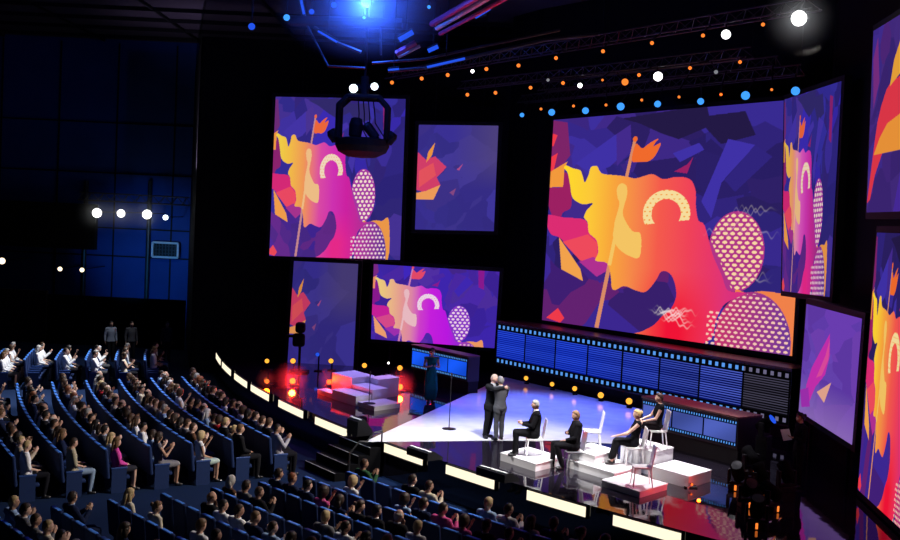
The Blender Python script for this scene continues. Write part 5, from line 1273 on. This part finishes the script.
def glow_strip(a, b, r, label):  # glowing tubes added for the bright blue pieces of the rig
    A_, B_ = at_depth(*a, YR - 0.3), at_depth(*b, YR - 0.3); t = thing('glow_strip', label, 'lamp', A_)
    bm = NB(); tube(bm, (0, 0.1, 0.06), B_ - A_ + Vector((0, 0.1, 0.06)), r * 1.2, seg=8); obj('housing', bm, M_BLACK, t)
    bm = NB(); tube(bm, (0, 0, 0), B_ - A_, r, seg=8); obj('tube', bm, G['deep'], t)
    bm = NB(); m_ = (B_ - A_) / 2 + Vector((0, 0.1, 0.06)); tube(bm, m_, (m_.x, m_.y, 15.28 - A_.z), 0.015); obj('hanger', bm, M_BLACK, t)
for a, b, r, lab in (((399, 40), (413, 32), 0.075, 'glowing blue strip left of the diagonal bars'), ((428, 51), (438, 46.5), 0.06, 'short glowing blue strip below the diagonal bars'), ((475, 17), (490, 8), 0.06, 'glowing blue strip right of the diagonal bars'), ((427, 67.2), (465, 58.5), 0.035, 'long thin glowing blue strip on the curved bar'),
                     ((318, 31), (337, 42), 0.03, 'thin glowing blue strip on the slanting bar'), ((301, 0), (304, 14), 0.04, 'glowing blue strip on the short upright bar'), ((388, 70), (399, 69), 0.03, 'tiny glowing blue strip at the left end of the curved bar')):
    glow_strip(a, b, r, lab)
for (px, py), rr, k, lab, e in (((366, 2), 5.0, 'blue', 'brightest blue lamp at the top of the picture', 700), ((286.7, 17.5), 3.2, 'azure', 'bright blue lamp left of the crossbar', 30), ((251.7, 26.5), 3.4, 'deep', 'dim deep blue lamp furthest left in the rig', 8),
        ((334, 5), 3.0, 'deep', 'deep blue lamp left of the brightest blue lamp', 0), ((311.6, 11.7), 2.8, 'deep', 'deep blue lamp above the crossbar end', 0), ((364, 17.5), 1.6, 'blue', 'tiny blue lamp right under the brightest one', 0), ((429, 7), 1.8, 'azure', 'tiny blue lamp left of the reddish bars', 0)):
    p = at_depth(px, py, YR - 0.6); lamp(p, r_at(p, rr), k, lab, hang=(0, 0.0, 15.25 - p.z))
    if e: point('rig_glow', p + (CAM - p).normalized() * 0.4 + Vector((0, 0, -0.1)), e, (0.03, 0.12, 1.0), 0.15)
point('rig_rose_fill', at_depth(470, 40, YR - 3), 14, (1.0, 0.25, 0.4), 0.3)  # unseen pink fill added to tint the diagonal rig bars

# haze balls added for the halos of floor reflections, white lamps and blue rig lamp
def haze(name, c, r, dens, col):
    bm = NB(); ball(bm, (0, 0, 0), (1, 1, 1), 24, 16); m = bpy.data.materials.new(name); n, l = nodes_of(m); n.remove(n['Principled BSDF'])
    v = n.new('ShaderNodeVolumeScatter'); v.inputs['Color'].default_value = (*col, 1); v.inputs['Anisotropy'].default_value = 0.0
    tc = n.new('ShaderNodeTexCoord'); ln = n.new('ShaderNodeVectorMath'); ln.operation = 'LENGTH'; l.new(tc.outputs['Object'], ln.inputs[0])
    mr = n.new('ShaderNodeMapRange'); mr.interpolation_type = 'SMOOTHSTEP'; mr.inputs['From Min'].default_value = 1.0; mr.inputs['From Max'].default_value = 0.1; mr.inputs['To Min'].default_value = 0.0; mr.inputs['To Max'].default_value = dens
    l.new(ln.outputs['Value'], mr.inputs['Value']); l.new(mr.outputs['Result'], v.inputs['Density']); l.new(v.outputs[0], n['Material Output'].inputs['Volume'])
    o = obj(name, bm, m); o.location = c; o.scale = r; o['kind'] = 'stuff'; return o
for px, py, yy, pw in ((799, 18.3, None, 36), (97, 213, 55.4, 12), (121, 213.5, 55.4, 8), (147, 214.5, 55.4, 12)):
    q = on_height(px, py, 11.9) if yy is None else at_depth(px, py, yy); q = q + (CAM - q).normalized() * 0.25; r = 0.9 if yy is None else 1.1
    point('lamp_glow', q, pw, (0.9, 0.96, 1.0), 0.12); haze('lamp_halo', q, (r, r, r), 0.08, (1, 1, 1))
for q, pw in RED_AT:
    r = 0.30 + 0.38 * (pw / 620) ** 0.5; haze('floor_halo', q + Vector((0.0, -0.25, 0.12)), (r, r, r), 0.17, (1, 1, 1))
q = at_depth(366, 4, YR - 0.8); haze('rig_haze', q, (2.8, 1.6, 1.8), 0.18, (1, 1, 1))
point('grille_glow', at_depth(160, 236, 57.5), 14, (0.8, 0.9, 1.0), 0.1)
